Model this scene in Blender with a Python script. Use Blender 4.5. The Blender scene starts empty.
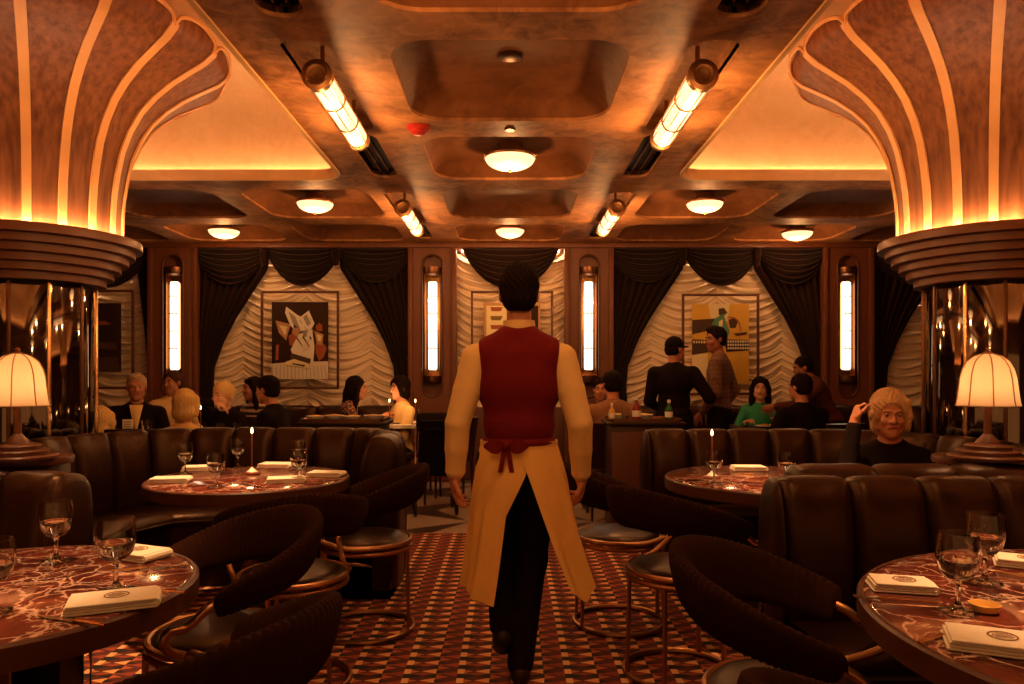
import bpy, bmesh, math, random
import numpy as np
from mathutils import Vector, Matrix, Euler
random.seed(7)
R = math.radians
PI = math.pi
C = bpy.context.scene.collection
SC = bpy.context.scene

# ------------------------------------------------------------------ camera
F, CX, CY, EYE = 740.0, 510.0, 374.0, 1.31
def at(px, py, d):                     # a point at distance d that the photo shows at px, py
    return Vector(((px-CX)/F*d, d, EYE+(CY-py)/F*d))
def on(px, py, z):                     # the same, for a known height
    return at(px, py, F*(EYE-z)/(py-CY))
cam = bpy.data.cameras.new('camera'); co = bpy.data.objects.new('camera', cam); C.objects.link(co)
cam.sensor_width = 36; cam.lens = F/1024*36; cam.shift_x = 2/1024; cam.shift_y = 32/1024
cam.clip_start = .05; cam.clip_end = 60
co.location = (0, 0, EYE); co.rotation_euler = (PI/2, 0, 0)
SC.camera = co
SC.view_settings.view_transform = 'Standard'; SC.view_settings.look = 'None'
SC.view_settings.gamma = 1; SC.view_settings.use_curve_mapping = False
SC.view_settings.exposure = 0.12
SC.cycles.max_bounces = 8; SC.cycles.diffuse_bounces = 3; SC.cycles.glossy_bounces = 5
SC.cycles.transmission_bounces = 8; SC.cycles.transparent_max_bounces = 8
SC.cycles.caustics_reflective = False; SC.cycles.caustics_refractive = False
SC.cycles.sample_clamp_indirect = 4.0
SC.cycles.use_denoising = True
w = bpy.data.worlds.new('world'); SC.world = w; w.use_nodes = True
w.node_tree.nodes['Background'].inputs[0].default_value = (1, .38, .11, 1)
w.node_tree.nodes['Background'].inputs[1].default_value = .42  # added warm fill, entering through the open end behind the camera

# ------------------------------------------------------------------ materials
MAT = {}
class NT:
    def __init__(s, name):
        s.m = bpy.data.materials.new(name); s.m.use_nodes = True; s.t = s.m.node_tree
        s.b = s.t.nodes['Principled BSDF']
    def n(s, typ, **kw):
        x = s.t.nodes.new(typ)
        for k, v in kw.items(): setattr(x, k, v)
        return x
    def l(s, a, b): s.t.links.new(a, b)
    def val(s, sock, v):
        if hasattr(v, 'is_linked') or hasattr(v, 'links'): s.l(v, sock)
        else: sock.default_value = v
    def math(s, op, a, b=0.0, c=None, clamp=False):
        x = s.n('ShaderNodeMath', operation=op); x.use_clamp = clamp
        s.val(x.inputs[0], a); s.val(x.inputs[1], b)
        if c is not None: s.val(x.inputs[2], c)
        return x.outputs[0]
    def mix(s, f, a, b):
        x = s.n('ShaderNodeMix', data_type='RGBA'); s.val(x.inputs[0], f)
        for k, v in ((6, a), (7, b)):
            if isinstance(v, tuple): x.inputs[k].default_value = (*v[:3], 1)
            else: s.l(v, x.inputs[k])
        return x.outputs[2]
    def noise(s, scale, detail=4, rough=.55, vec=None, dist=0):
        x = s.n('ShaderNodeTexNoise'); x.inputs['Scale'].default_value = scale
        x.inputs['Detail'].default_value = detail; x.inputs['Roughness'].default_value = rough
        x.inputs['Distortion'].default_value = dist
        if vec is not None: s.l(vec, x.inputs['Vector'])
        return x.outputs['Fac']
    def ramp(s, f, stops):
        x = s.n('ShaderNodeValToRGB'); s.l(f, x.inputs[0]); e = x.color_ramp.elements
        while len(e) < len(stops): e.new(.5)
        for k, (p, c) in enumerate(stops): e[k].position = p; e[k].color = (*c, 1)
        return x.outputs[0]
    def pos(s, scale=(1, 1, 1), kind='Object'):
        g = s.n('ShaderNodeTexCoord'); mp = s.n('ShaderNodeMapping'); mp.inputs['Scale'].default_value = scale
        s.l(g.outputs[kind], mp.inputs[0]); return mp.outputs[0]
    def bump(s, h, strength=.3, dist=.01):
        x = s.n('ShaderNodeBump'); x.inputs['Strength'].default_value = strength; x.inputs['Distance'].default_value = dist
        s.l(h, x.inputs['Height']); s.l(x.outputs[0], s.b.inputs['Normal'])

def mat(name, col, rough=.6, metal=0., var=.25, scale=12, bump=0., stretch=(1, 1, 1), coat=0., sheen=0.):
    if name in MAT: return MAT[name]
    n = NT(name); v = n.pos(stretch); f = n.noise(scale, vec=v)
    a = tuple(c*(1-var) for c in col); b = tuple(min(1, c*(1+var)) for c in col)
    n.l(n.mix(f, a, b), n.b.inputs['Base Color'])
    n.b.inputs['Roughness'].default_value = rough; n.b.inputs['Metallic'].default_value = metal
    n.b.inputs['Coat Weight'].default_value = coat; n.b.inputs['Sheen Weight'].default_value = sheen
    n.b.inputs['Specular IOR Level'].default_value = .12 if (rough >= .75 and not metal) else .4
    if not metal: n.b.inputs['Specular Tint'].default_value = (1, .62, .38, 1) if max(col) < .06 else (1, 1, 1, 1)
    if bump: n.bump(n.noise(scale*4, vec=v), bump, .004)
    MAT[name] = n.m; return n.m
def emit(name, col, strength, base=(.8, .7, .6)):
    n = NT(name); f = n.noise(9)
    n.l(n.mix(f, tuple(c*.9 for c in base), base), n.b.inputs['Base Color'])
    n.b.inputs['Emission Color'].default_value = (*col, 1); n.b.inputs['Emission Strength'].default_value = strength
    MAT[name] = n.m; return n.m
def glass(name, col=(1, .97, .93), rough=0., ior=1.45):
    n = NT(name); n.l(n.mix(n.noise(6), col, tuple(c*.98 for c in col)), n.b.inputs['Base Color'])
    n.b.inputs['Transmission Weight'].default_value = 1; n.b.inputs['Roughness'].default_value = rough
    n.b.inputs['IOR'].default_value = ior; MAT[name] = n.m; return n.m

WARM = (1, .60, .27)
mat('leather', (.016, .005, .0022), .33, bump=.25, scale=25, var=.3)
mat('seat_leather', (.013, .0045, .0022), .32, bump=.25, scale=25)
mat('ribbed_fabric', (.020, .0062, .0032), .9, scale=60)
mat('brass', (.40, .20, .085), .34, 1.0, var=.1)
mat('dark_bronze', (.16, .07, .035), .35, .9)
mat('bright_brass', (.85, .5, .22), .22, 1.0, var=.08)
mat('walnut', (.10, .032, .012), .42, stretch=(8, 8, 1), scale=5, var=.4, coat=.2)
mat('wall_wood', (.155, .046, .016), .5, stretch=(6, 6, .6), scale=4, var=.35)
mat('panel_wood', (.10, .03, .012), .5, stretch=(6, 6, .6), scale=4, var=.35)
mat('ledge_wood', (.17, .060, .021), .38, stretch=(1, 1, 10), scale=6, var=.25)
mat('dark_wood', (.03, .012, .007), .4, stretch=(8, 8, 1), scale=5)
mat('near_black', (.008, .005, .004), .5)
mat('black_cloth', (.007, .004, .004), .85)
mat('curtain', (.020, .0075, .0045), .8, sheen=.08, scale=30)
mat('shade_cloth', (.86, .70, .52), .75, var=.06, scale=3)
mat('napkin', (.80, .72, .58), .85, bump=.15, scale=40, var=.05)
mat('emblem', (.30, .14, .07), .8)
mat('steel', (.6, .5, .42), .2, 1.0, var=.05)
mat('shirt', (.82, .55, .22), .85, scale=30, var=.06)
mat('apron', (.80, .46, .13), .85, scale=20, var=.08, bump=.1)
mat('vest', (.15, .008, .007), .8, scale=30, var=.15)
mat('skin', (.50, .20, .10), .5, scale=14, var=.12)
mat('skin_brown', (.30, .10, .05), .5, scale=14, var=.12)
mat('skin_pale', (.66, .32, .18), .5, scale=14, var=.1)
mat('lip', (.40, .08, .06), .45)
mat('eye_white', (.34, .26, .20), .25)
mat('iris', (.03, .015, .01), .2)
mat('hair_dark', (.010, .005, .0035), .8, stretch=(30, 30, 2), scale=4, var=.5)
mat('hair_brown', (.07, .03, .012), .8, stretch=(30, 30, 2), scale=4, var=.4)
mat('hair_blond', (.78, .47, .17), .8, stretch=(40, 40, 3), scale=4, var=.4, bump=.3)
mat('hair_ash', (.62, .38, .19), .8, stretch=(40, 40, 3), scale=4, var=.5, bump=.3)
mat('hair_grey', (.50, .33, .20), .8, stretch=(40, 40, 3), scale=4, var=.35, bump=.3)
mat('plate_white', (.8, .74, .64), .25, var=.03)
mat('paper', (.82, .76, .62), .7, var=.04)
mat('candle_metal', (.30, .12, .06), .3, .8)
mat('red_plastic', (.45, .03, .02), .4)
mat('green_bottle', (.03, .12, .04), .1)
mat('red_bottle', (.25, .03, .02), .15)
mat('gold_stripe', (.66, .31, .09), .42, var=.1)
mat('food', (.55, .30, .10), .6, scale=60, var=.6)
mat('butter_yellow', (.75, .45, .12), .5)
glass('clear_glass'); glass('water', (1, .95, .85), 0, 1.33); glass('red_wine', (.35, .02, .02), 0, 1.34)

emit('tube_light', (1, .58, .28), 1.9); emit('dome_light', (1, .58, .28), 1.7)
emit('cove_light', (1, .60, .34), 30); emit('ledge_light', (1, .60, .36), 430)
emit('sconce_light', (1, .76, .50), 3); emit('jamb_light', (1, .56, .29), 150)
emit('flame_tip', (1, .62, .32), 10); emit('lamp_bulb', (1, .53, .25), 42)

# brushed copper plaster of the ceiling
def plaster(name, c0, c1, rough=.38, metal=.15):
    n = NT(name); v = n.pos((1, 1, 1)); f1 = n.noise(1.1, 6, .62, v, .6); f2 = n.noise(7, 5, .6, v, 1.2)
    f = n.math('ADD', n.math('MULTIPLY', f1, .65), n.math('MULTIPLY', f2, .35))
    n.l(n.ramp(f, [(.39, c0), (.5, tuple((a+b)/2 for a, b in zip(c0, c1))), (.61, c1)]), n.b.inputs['Base Color'])
    n.b.inputs['Specular IOR Level'].default_value = .25
    n.b.inputs['Roughness'].default_value = rough; n.b.inputs['Metallic'].default_value = metal
    n.bump(f2, .12, .01); MAT[name] = n.m
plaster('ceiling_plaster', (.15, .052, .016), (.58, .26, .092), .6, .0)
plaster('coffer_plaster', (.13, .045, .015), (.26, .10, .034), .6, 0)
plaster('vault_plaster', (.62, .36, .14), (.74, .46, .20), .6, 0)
n = NT('flute_wood'); v = n.pos((7, 7, .35)); f = n.noise(4, 4, .5, v, .1); g = n.noise(2.2)
n.l(n.ramp(n.math('ADD', n.math('MULTIPLY', f, .7), n.math('MULTIPLY', g, .3)), [(.30, (.09, .028, .008)), (.72, (.27, .098, .029))]), n.b.inputs['Base Color'])
n.b.inputs['Roughness'].default_value = .5; n.b.inputs['Specular IOR Level'].default_value = .2; n.bump(f, .15, .004); MAT['flute_wood'] = n.m

# red marble with pale veins
n = NT('red_marble'); v = n.pos((1, 1, 1)); 
wv = n.n('ShaderNodeTexNoise'); wv.inputs['Scale'].default_value = 3; wv.inputs['Detail'].default_value = 6; n.l(v, wv.inputs['Vector'])
vm = n.n('ShaderNodeVectorMath', operation='SCALE'); n.l(wv.outputs['Color'], vm.inputs[0]); vm.inputs['Scale'].default_value = .5
va = n.n('ShaderNodeVectorMath', operation='ADD'); n.l(v, va.inputs[0]); n.l(vm.outputs[0], va.inputs[1])
vo = n.n('ShaderNodeTexVoronoi', feature='DISTANCE_TO_EDGE'); vo.inputs['Scale'].default_value = 6.5; n.l(va.outputs[0], vo.inputs['Vector'])
v2 = n.n('ShaderNodeTexVoronoi', feature='DISTANCE_TO_EDGE'); v2.inputs['Scale'].default_value = 17; n.l(va.outputs[0], v2.inputs['Vector'])
vein = n.math('SUBTRACT', 1, n.math('MULTIPLY', vo.outputs['Distance'], 26), clamp=True)
vein2 = n.math('MULTIPLY', n.math('SUBTRACT', 1, n.math('MULTIPLY', v2.outputs['Distance'], 16), clamp=True), n.math('GREATER_THAN', n.noise(4), .5))
vv = n.math('MAXIMUM', n.math('MULTIPLY', vein, n.math('MULTIPLY', n.noise(7), 1.5)), n.math('MULTIPLY', vein2, .55), clamp=True)
base = n.ramp(n.noise(5, 6, .6, va.outputs[0]), [(.35, (.05, .012, .010)), (.6, (.16, .035, .022)), (.75, (.30, .09, .05))])
n.l(n.mix(vv, base, (.72, .48, .36)), n.b.inputs['Base Color']); n.b.inputs['Roughness'].default_value = .10
MAT['red_marble'] = n.m

# woven-pattern carpet: columns of cream and black blocks alternate with cream and black flames on red
n = NT('carpet'); tc = n.n('ShaderNodeTexCoord'); sp = n.n('ShaderNodeSeparateXYZ'); n.l(tc.outputs['Object'], sp.inputs[0])
M_ = n.math
u = M_('FRACT', M_('DIVIDE', sp.outputs[0], .235)); v = M_('FRACT', M_('DIVIDE', sp.outputs[1], .098))
vh = M_('FRACT', M_('ADD', v, .5))
def band(x, a, b): return M_('MULTIPLY', M_('GREATER_THAN', x, a), M_('LESS_THAN', x, b))
tri = lambda x, c: M_('ABSOLUTE', M_('SUBTRACT', x, c))
red = n.ramp(n.noise(30), [(.35, (.24, .034, .014)), (.65, (.36, .064, .022))])
col = n.mix(M_('LESS_THAN', tri(v, .5), M_('MULTIPLY', .46, M_('SUBTRACT', 1, tri(M_('FRACT', M_('MULTIPLY', u, 2)), .5)))), red, (.09, .014, .008))
blockc = band(u, .02, .15)
col = n.mix(M_('MULTIPLY', blockc, M_('LESS_THAN', v, .52)), col, (.86, .46, .19))
col = n.mix(M_('MULTIPLY', blockc, M_('GREATER_THAN', v, .52)), col, (.012, .006, .005))
def wedge(u0, u1, c, h, flip):
    t = M_('DIVIDE', M_('SUBTRACT', u, u0), u1-u0)
    if flip: t = M_('SUBTRACT', 1, t)
    return M_('MULTIPLY', band(u, u0, u1), M_('LESS_THAN', tri(v, c), M_('MULTIPLY', t, h)))
col = n.mix(wedge(.15, .38, .75, .26, True), col, (.012, .006, .005))
col = n.mix(wedge(.15, .32, .25, .16, True), col, (.50, .17, .05))
col = n.mix(wedge(.34, .64, .28, .28, False), col, (.80, .40, .15))
col = n.mix(wedge(.62, .86, .66, .24, True), col, (.45, .10, .035))
col = n.mix(wedge(.36, .64, .78, .26, False), col, (.012, .006, .005))
col = n.mix(wedge(.62, .80, .20, .20, True), col, (.012, .006, .005))
n.l(col, n.b.inputs['Base Color']); n.b.inputs['Roughness'].default_value = .9
n.bump(n.noise(220), .25, .003); MAT['carpet'] = n.m

# pale stone floor with dark triangles
n = NT('stone_floor'); mp = n.pos((1, 1, 1)); sp = n.n('ShaderNodeSeparateXYZ'); n.l(mp, sp.inputs[0]); M_ = n.math
a = M_('FRACT', M_('DIVIDE', M_('ADD', sp.outputs[0], .35), 1.1)); b = M_('FRACT', M_('DIVIDE', sp.outputs[1], 1.1))
ta = M_('ABSOLUTE', M_('SUBTRACT', a, .5)); tb = M_('ABSOLUTE', M_('SUBTRACT', b, .5))
star = M_('LESS_THAN', M_('ABSOLUTE', M_('SUBTRACT', ta, tb)), M_('MULTIPLY', M_('SUBTRACT', .5, M_('MAXIMUM', ta, tb)), .55))
n.l(n.mix(star, n.mix(n.noise(6), (.30, .22, .16), (.40, .30, .22)), (.05, .03, .022)), n.b.inputs['Base Color'])
n.b.inputs['Roughness'].default_value = .3; MAT['stone_floor'] = n.m

# small patterned blouse
n = NT('patterned_blouse'); vo = n.n('ShaderNodeTexVoronoi'); vo.inputs['Scale'].default_value = 38
n.l(n.pos(), vo.inputs['Vector']); n.l(n.ramp(vo.outputs['Distance'], [(.35, (.42, .17, .07)), (.5, (.05, .015, .01))]), n.b.inputs['Base Color'])
n.b.inputs['Roughness'].default_value = .8; MAT['patterned_blouse'] = n.m
n = NT('striped_top'); sp = n.n('ShaderNodeSeparateXYZ'); n.l(n.pos(), sp.inputs[0])
n.l(n.mix(n.math('GREATER_THAN', n.math('FRACT', n.math('MULTIPLY', sp.outputs[2], 16)), .5), (.015, .01, .01), (.6, .42, .3)), n.b.inputs['Base Color']); MAT['striped_top'] = n.m
# lamp shade: thin fabric that the bulb shines through
n = NT('lamp_fabric'); n.l(n.mix(n.noise(25), (.80, .66, .44), (.88, .74, .52)), n.b.inputs['Base Color'])
n.b.inputs['Roughness'].default_value = .9; n.b.inputs['Subsurface Weight'].default_value = 0
tr = n.n('ShaderNodeBsdfTranslucent'); tr.inputs[0].default_value = (.9, .66, .40, 1)
mx = n.n('ShaderNodeMixShader'); mx.inputs[0].default_value = .55
n.l(n.b.outputs[0], mx.inputs[1]); n.l(tr.outputs[0], mx.inputs[2]); n.l(mx.outputs[0], n.t.nodes['Material Output'].inputs[0]); MAT['lamp_fabric'] = n.m
# frosted mirror
n = NT('mirror'); n.l(n.mix(n.noise(3), (.18, .15, .12), (.24, .20, .17)), n.b.inputs['Base Color'])
n.b.inputs['Metallic'].default_value = 1; n.b.inputs['Roughness'].default_value = .05; MAT['mirror'] = n.m
def plain(name, col, rough=.7): return mat(name, col, rough, var=.08)

# ------------------------------------------------------------------ mesh helpers
class M:
    def __init__(s): s.v = []; s.f = []
    def add(s, vs, fs, m=None):
        o = len(s.v)
        for p in vs:
            p = Vector(p)
            if m is not None: p = m @ p
            s.v.append(tuple(p))
        s.f += [tuple(i+o for i in f) for f in fs]; return s
    def bm(s, b, m=None):
        b.verts.ensure_lookup_table(); b.verts.index_update()
        s.add([v.co for v in b.verts], [[v.index for v in f.verts] for f in b.faces], m); b.free(); return s
    def box(s, c, size, bev=.005, m=None, rot=None, seg=2):
        b = bmesh.new(); bmesh.ops.create_cube(b, size=1)
        for v in b.verts: v.co = Vector((v.co.x*size[0], v.co.y*size[1], v.co.z*size[2]))
        if bev: bmesh.ops.bevel(b, geom=list(b.edges), offset=min(bev, min(size)*.45), segments=seg, affect='EDGES', profile=.5)
        T = Matrix.Translation(c)
        if rot is not None: T = T @ Euler(rot).to_matrix().to_4x4()
        if m is not None: T = m @ T
        return s.bm(b, T)
    def lathe(s, prof, n=32, c=(0, 0, 0), m=None, a0=0, a1=2*PI, lobes=None):
        full = abs(a1-a0-2*PI) < 1e-6; cols = n if full else n+1; vs = []; fs = []
        for k in range(cols):
            a = a0+(a1-a0)*k/n
            for (r, z) in prof:
                rr = r*(lobes(a, z) if lobes else 1)
                vs.append((c[0]+rr*math.cos(a), c[1]+rr*math.sin(a), c[2]+z))
        P_ = len(prof)
        for k in range(n):
            k2 = (k+1) % cols
            for j in range(P_-1):
                fs.append((k*P_+j, k2*P_+j, k2*P_+j+1, k*P_+j+1))
        return s.add(vs, fs, m)
    def tube(s, pts, r, n=10, closed=False, m=None, caps=True, smooth=0, flat=1.0):
        pts = [Vector(p) for p in pts]
        if smooth: pts = crom(pts, smooth, closed)
        N = len(pts); vs = []; fs = []; prev = None
        for i, p in enumerate(pts):
            t = (pts[(i+1) % N]-pts[i-1]) if closed else (pts[min(i+1, N-1)]-pts[max(i-1, 0)])
            t.normalize()
            if prev is None:
                up = Vector((0, 0, 1)) if abs(t.z) < .9 else Vector((1, 0, 0)); a = t.cross(up).normalized()
            else:
                a = (prev-t*prev.dot(t)).normalized()
            prev = a; b = t.cross(a)
            rr = r(i/(N-1)) if callable(r) else r
            for k in range(n):
                q = 2*PI*k/n; vs.append(p+a*rr*math.cos(q)+b*rr*math.sin(q)*flat)
        for i in range(N if closed else N-1):
            i2 = (i+1) % N
            for k in range(n):
                k2 = (k+1) % n; fs.append((i*n+k, i*n+k2, i2*n+k2, i2*n+k))
        if caps and not closed:
            fs.append(tuple(range(n-1, -1, -1))); fs.append(tuple((N-1)*n+k for k in range(n)))
        return s.add(vs, fs, m)
    def grid(s, fn, nu, nv, m=None, closeu=False, flip=False):
        vs = [fn(i/(nu if closeu else nu), j/nv) for i in range(nu if closeu else nu+1) for j in range(nv+1)]; fs = []
        W = nv+1; cu = nu if closeu else nu+1
        for i in range(nu):
            i2 = (i+1) % cu
            for j in range(nv):
                f = (i*W+j, i2*W+j, i2*W+j+1, i*W+j+1); fs.append(f[::-1] if flip else f)
        return s.add(vs, fs, m)
    def sph(s, c, r, m=None, nu=16, nv=10):
        if not hasattr(r, '__len__'): r = (r, r, r)
        vs = [(c[0], c[1], c[2]-r[2])]; fs = []
        for j in range(1, nv):
            t = -PI/2+PI*j/nv
            for i in range(nu):
                a = 2*PI*i/nu; vs.append((c[0]+r[0]*math.cos(t)*math.cos(a), c[1]+r[1]*math.cos(t)*math.sin(a), c[2]+r[2]*math.sin(t)))
        vs.append((c[0], c[1], c[2]+r[2])); L = len(vs)-1
        for i in range(nu):
            i2 = (i+1) % nu; fs.append((0, 1+i2, 1+i)); fs.append((L, L-nu+i, L-nu+i2))
            for j in range(nv-2):
                fs.append((1+j*nu+i, 1+j*nu+i2, 1+(j+1)*nu+i2, 1+(j+1)*nu+i))
        return s.add(vs, fs, m)
    def prism(s, poly, z0, z1, m=None):
        n = len(poly); vs = [(x, y, z0) for x, y in poly]+[(x, y, z1) for x, y in poly]
        fs = [tuple(range(n-1, -1, -1)), tuple(range(n, 2*n))]+[(i, (i+1) % n, n+(i+1) % n, n+i) for i in range(n)]
        return s.add(vs, fs, m)
    def solid(s, t):                   # give a sheet thickness t along its normals
        me = bpy.data.meshes.new('x'); me.from_pydata(s.v, [], s.f); b = bmesh.new(); b.from_mesh(me); bpy.data.meshes.remove(me)
        bmesh.ops.recalc_face_normals(b, faces=list(b.faces))
        bmesh.ops.solidify(b, geom=list(b.faces), thickness=t); s.v = []; s.f = []; return s.bm(b)
    def build(s, name, material, parent=None, smooth=True, angle=40, recalc=True):
        me = bpy.data.meshes.new(name); me.from_pydata(s.v, [], s.f); me.update()
        if recalc:
            b = bmesh.new(); b.from_mesh(me); bmesh.ops.recalc_face_normals(b, faces=list(b.faces)); b.to_mesh(me); b.free()
        if smooth:
            me.polygons.foreach_set('use_smooth', [True]*len(me.polygons)); me.set_sharp_from_angle(angle=R(angle))
        me.materials.append(MAT[material] if isinstance(material, str) else material)
        o = bpy.data.objects.new(name, me); C.objects.link(o)
        if parent is not None: o.parent = parent
        return o
def crom(pts, k, closed=False):
    out = []; N = len(pts)
    for i in range(N if closed else N-1):
        g = (lambda j: pts[j % N]) if closed else (lambda j: pts[max(0, min(N-1, j))])
        a, b, c, d = g(i-1), g(i), g(i+1), g(i+2)
        for j in range(k):
            t = j/k; out.append(.5*((2*b)+(c-a)*t+(2*a-5*b+4*c-d)*t*t+(3*b-a-3*c+d)*t**3))
    if not closed: out.append(pts[-1].copy())
    return out
def rrect(x0, x1, y0, y1, r, n=8):
    out = []
    for cx, cy, a in ((x1-r, y0+r, -90), (x1-r, y1-r, 0), (x0+r, y1-r, 90), (x0+r, y0+r, 180)):
        for k in range(n+1):
            q = R(a+90*k/n); out.append((cx+r*math.cos(q), cy+r*math.sin(q)))
    return out
def plate(outer, holes, z0, z1, m=None):    # flat slab with holes, from filled outlines
    cu = bpy.data.curves.new('c', 'CURVE'); cu.dimensions = '2D'; cu.fill_mode = 'BOTH'; cu.extrude = abs(z1-z0)/2
    for poly in [outer]+holes:
        sp = cu.splines.new('POLY'); sp.points.add(len(poly)-1); sp.use_cyclic_u = True
        for k, (x, y) in enumerate(poly): sp.points[k].co = (x, y, 0, 1)
    o = bpy.data.objects.new('c', cu); C.objects.link(o)
    me = bpy.data.meshes.new_from_object(o.evaluated_get(bpy.context.evaluated_depsgraph_get()))
    T = Matrix.Translation((0, 0, (z0+z1)/2))
    if m is not None: T = m @ T
    a = M(); a.add([v.co for v in me.vertices], [list(p.vertices) for p in me.polygons], T)
    bpy.data.objects.remove(o); bpy.data.curves.remove(cu); bpy.data.meshes.remove(me); return a

def thing(name, label, cat, loc=(0, 0, 0), rz=0, group=None):
    o = bpy.data.objects.new(name, None); C.objects.link(o); o.empty_display_size = .1
    o.location = loc; o.rotation_euler = (0, 0, rz); return tag(o, label, cat, group)
def tag(o, label, cat, group=None):
    o['label'] = label; o['category'] = cat
    if group: o['group'] = group
    return o
def struct(o): o['kind'] = 'structure'; return o
KIDS = {}
def dup(root, loc=None, rz=None, label=None, group=None, scale=None):
    r = root.copy(); C.objects.link(r)
    if loc is not None: r.location = loc
    if rz is not None: r.rotation_euler = (r.rotation_euler.x, r.rotation_euler.y, rz)
    if scale: r.scale = (scale,)*3
    if label: r['label'] = label
    if group: r['group'] = group
    def kids(a, b):
        for ch in list(a.children):
            c = ch.copy(); C.objects.link(c); c.parent = b; kids(ch, c)
    kids(root, r); return r
plain('hoodie_cloth', (.30, .15, .075), .9); plain('green_cloth', (.02, .24, .10), .7); plain('dark_red_cloth', (.09, .022, .012), .8)
n = NT('jacket_check'); sp = n.n('ShaderNodeSeparateXYZ'); n.l(n.pos(), sp.inputs[0])
fx = n.math('LESS_THAN', n.math('FRACT', n.math('MULTIPLY', sp.outputs[0], 22)), .18); fz = n.math('LESS_THAN', n.math('FRACT', n.math('MULTIPLY', sp.outputs[2], 22)), .18)
n.l(n.mix(n.math('MAXIMUM', fx, fz), (.16, .07, .04), (.09, .035, .02)), n.b.inputs['Base Color']); n.b.inputs['Roughness'].default_value = .9; MAT['jacket_check'] = n.m
# ================================================================== ROOM
CZ = 2.90; WY = 9.0; XW = 6.4; Y0 = -3.0
struct(M().box((0, (Y0+6.1)/2, -.05), (2*XW, 6.1-Y0, .1), 0).build('floor', 'carpet', smooth=False))
struct(M().box((0, (6.1+9.4)/2, -.055), (2*XW, 3.3, .1), 0).build('floor_stone', 'stone_floor', smooth=False))
for nm, c, s in (('wall_back', (0, 9.36, 1.5), (2*XW, .1, 3.2)), 
                 ('wall_left', (-XW-.05, 3.15, 2), (.1, 12.5, 4.2)), ('wall_right', (XW+.05, 3.15, 2), (.1, 12.5, 4.2))):
    struct(M().box(c, s, 0).build(nm, 'panel_wood', smooth=False))
for sx in (-1, 1):
    m = M()
    for k in range(7):
        y = -2.1+k*1.6
        m.box((sx*(XW-.03), y, 1.6), (.06, .14, 2.6), .01); m.box((sx*(XW-.02), y+.8, 1.6), (.03, 1.1, 2.1), .02)
    struct(m.build('trim_'+('1' if sx < 0 else '2'), 'wall_wood'))

# ---- ceiling with coffers, light slots and two vaulted recesses
holes = []; coffers = []
for (a, b) in ((-.85, .30), (.72, 1.85), (2.12, 3.25), (3.52, 4.65), (4.96, 6.06), (6.38, 7.55), (7.87, 8.85)):
    coffers.append((-.6, .6, a, b))
for (a, b) in ((6.38, 7.55), (7.87, 8.85)):
    for (x0, x1) in ((1.24, 2.38), (2.62, 3.76), (4.0, 5.14)):
        coffers += [(x0, x1, a, b), (-x1, -x0, a, b)]
for (x0, x1, a, b) in coffers: holes.append(rrect(x0, x1, a, b, .22))
slots = []
for sx in (-1, 1):
    for y0 in (.83, 3.52, 6.48):
        y1 = y0+1.33
        slots.append((sx, y0)); holes.append(rrect(sx*1.0-.125, sx*1.0+.125, y0, y1, .11))
        holes.append(rrect(sx*1.0-.10, sx*1.0+.10, y1+.06, y0+2.47 if y0 < 6 else y0+2.2, .09))
RX0, RX1, RY0, RY1 = 1.36, 4.85, .4, 6.03
for sx in (-1, 1): holes.append(rrect(min(sx*RX0, sx*RX1), max(sx*RX0, sx*RX1), RY0, RY1, .22))
ceil = struct(plate([(-XW, Y0), (XW, Y0), (XW, 9.3), (-XW, 9.3)], holes, CZ, CZ+.05).build('ceiling', 'ceiling_plaster', smooth=False))
def ringwall(m, poly, z0, z1, inset=0., n=None):
    cx = sum(p[0] for p in poly)/len(poly); cy = sum(p[1] for p in poly)/len(poly)
    return m
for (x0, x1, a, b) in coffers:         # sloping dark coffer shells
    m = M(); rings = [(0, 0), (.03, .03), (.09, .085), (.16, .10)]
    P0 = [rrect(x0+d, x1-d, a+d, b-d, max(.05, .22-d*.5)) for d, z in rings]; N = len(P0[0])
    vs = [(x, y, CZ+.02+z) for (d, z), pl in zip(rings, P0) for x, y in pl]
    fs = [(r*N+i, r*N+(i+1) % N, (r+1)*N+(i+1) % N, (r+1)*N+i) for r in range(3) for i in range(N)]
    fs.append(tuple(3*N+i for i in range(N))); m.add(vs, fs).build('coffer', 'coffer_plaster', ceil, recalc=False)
def shell(m, poly, z0, z1):
    N = len(poly); m.add([(x, y, z0) for x, y in poly]+[(x, y, z1) for x, y in poly], [(i, (i+1) % N, N+(i+1) % N, N+i) for i in range(N)]+[tuple(range(N, 2*N))])
    return m
for sx, y0 in slots:
    y1 = y0+1.33; X = sx*1.0
    shell(M(), rrect(X-.125, X+.125, y0, y1, .11), CZ+.02, CZ+.10).build('light_pan', 'ceiling_plaster', ceil)
    e = y0+2.47 if y0 < 6 else y0+2.2
    shell(M(), rrect(X-.10, X+.10, y1+.06, e, .09), CZ+.02, CZ+.16).build('slot_liner', 'near_black', ceil)
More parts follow.
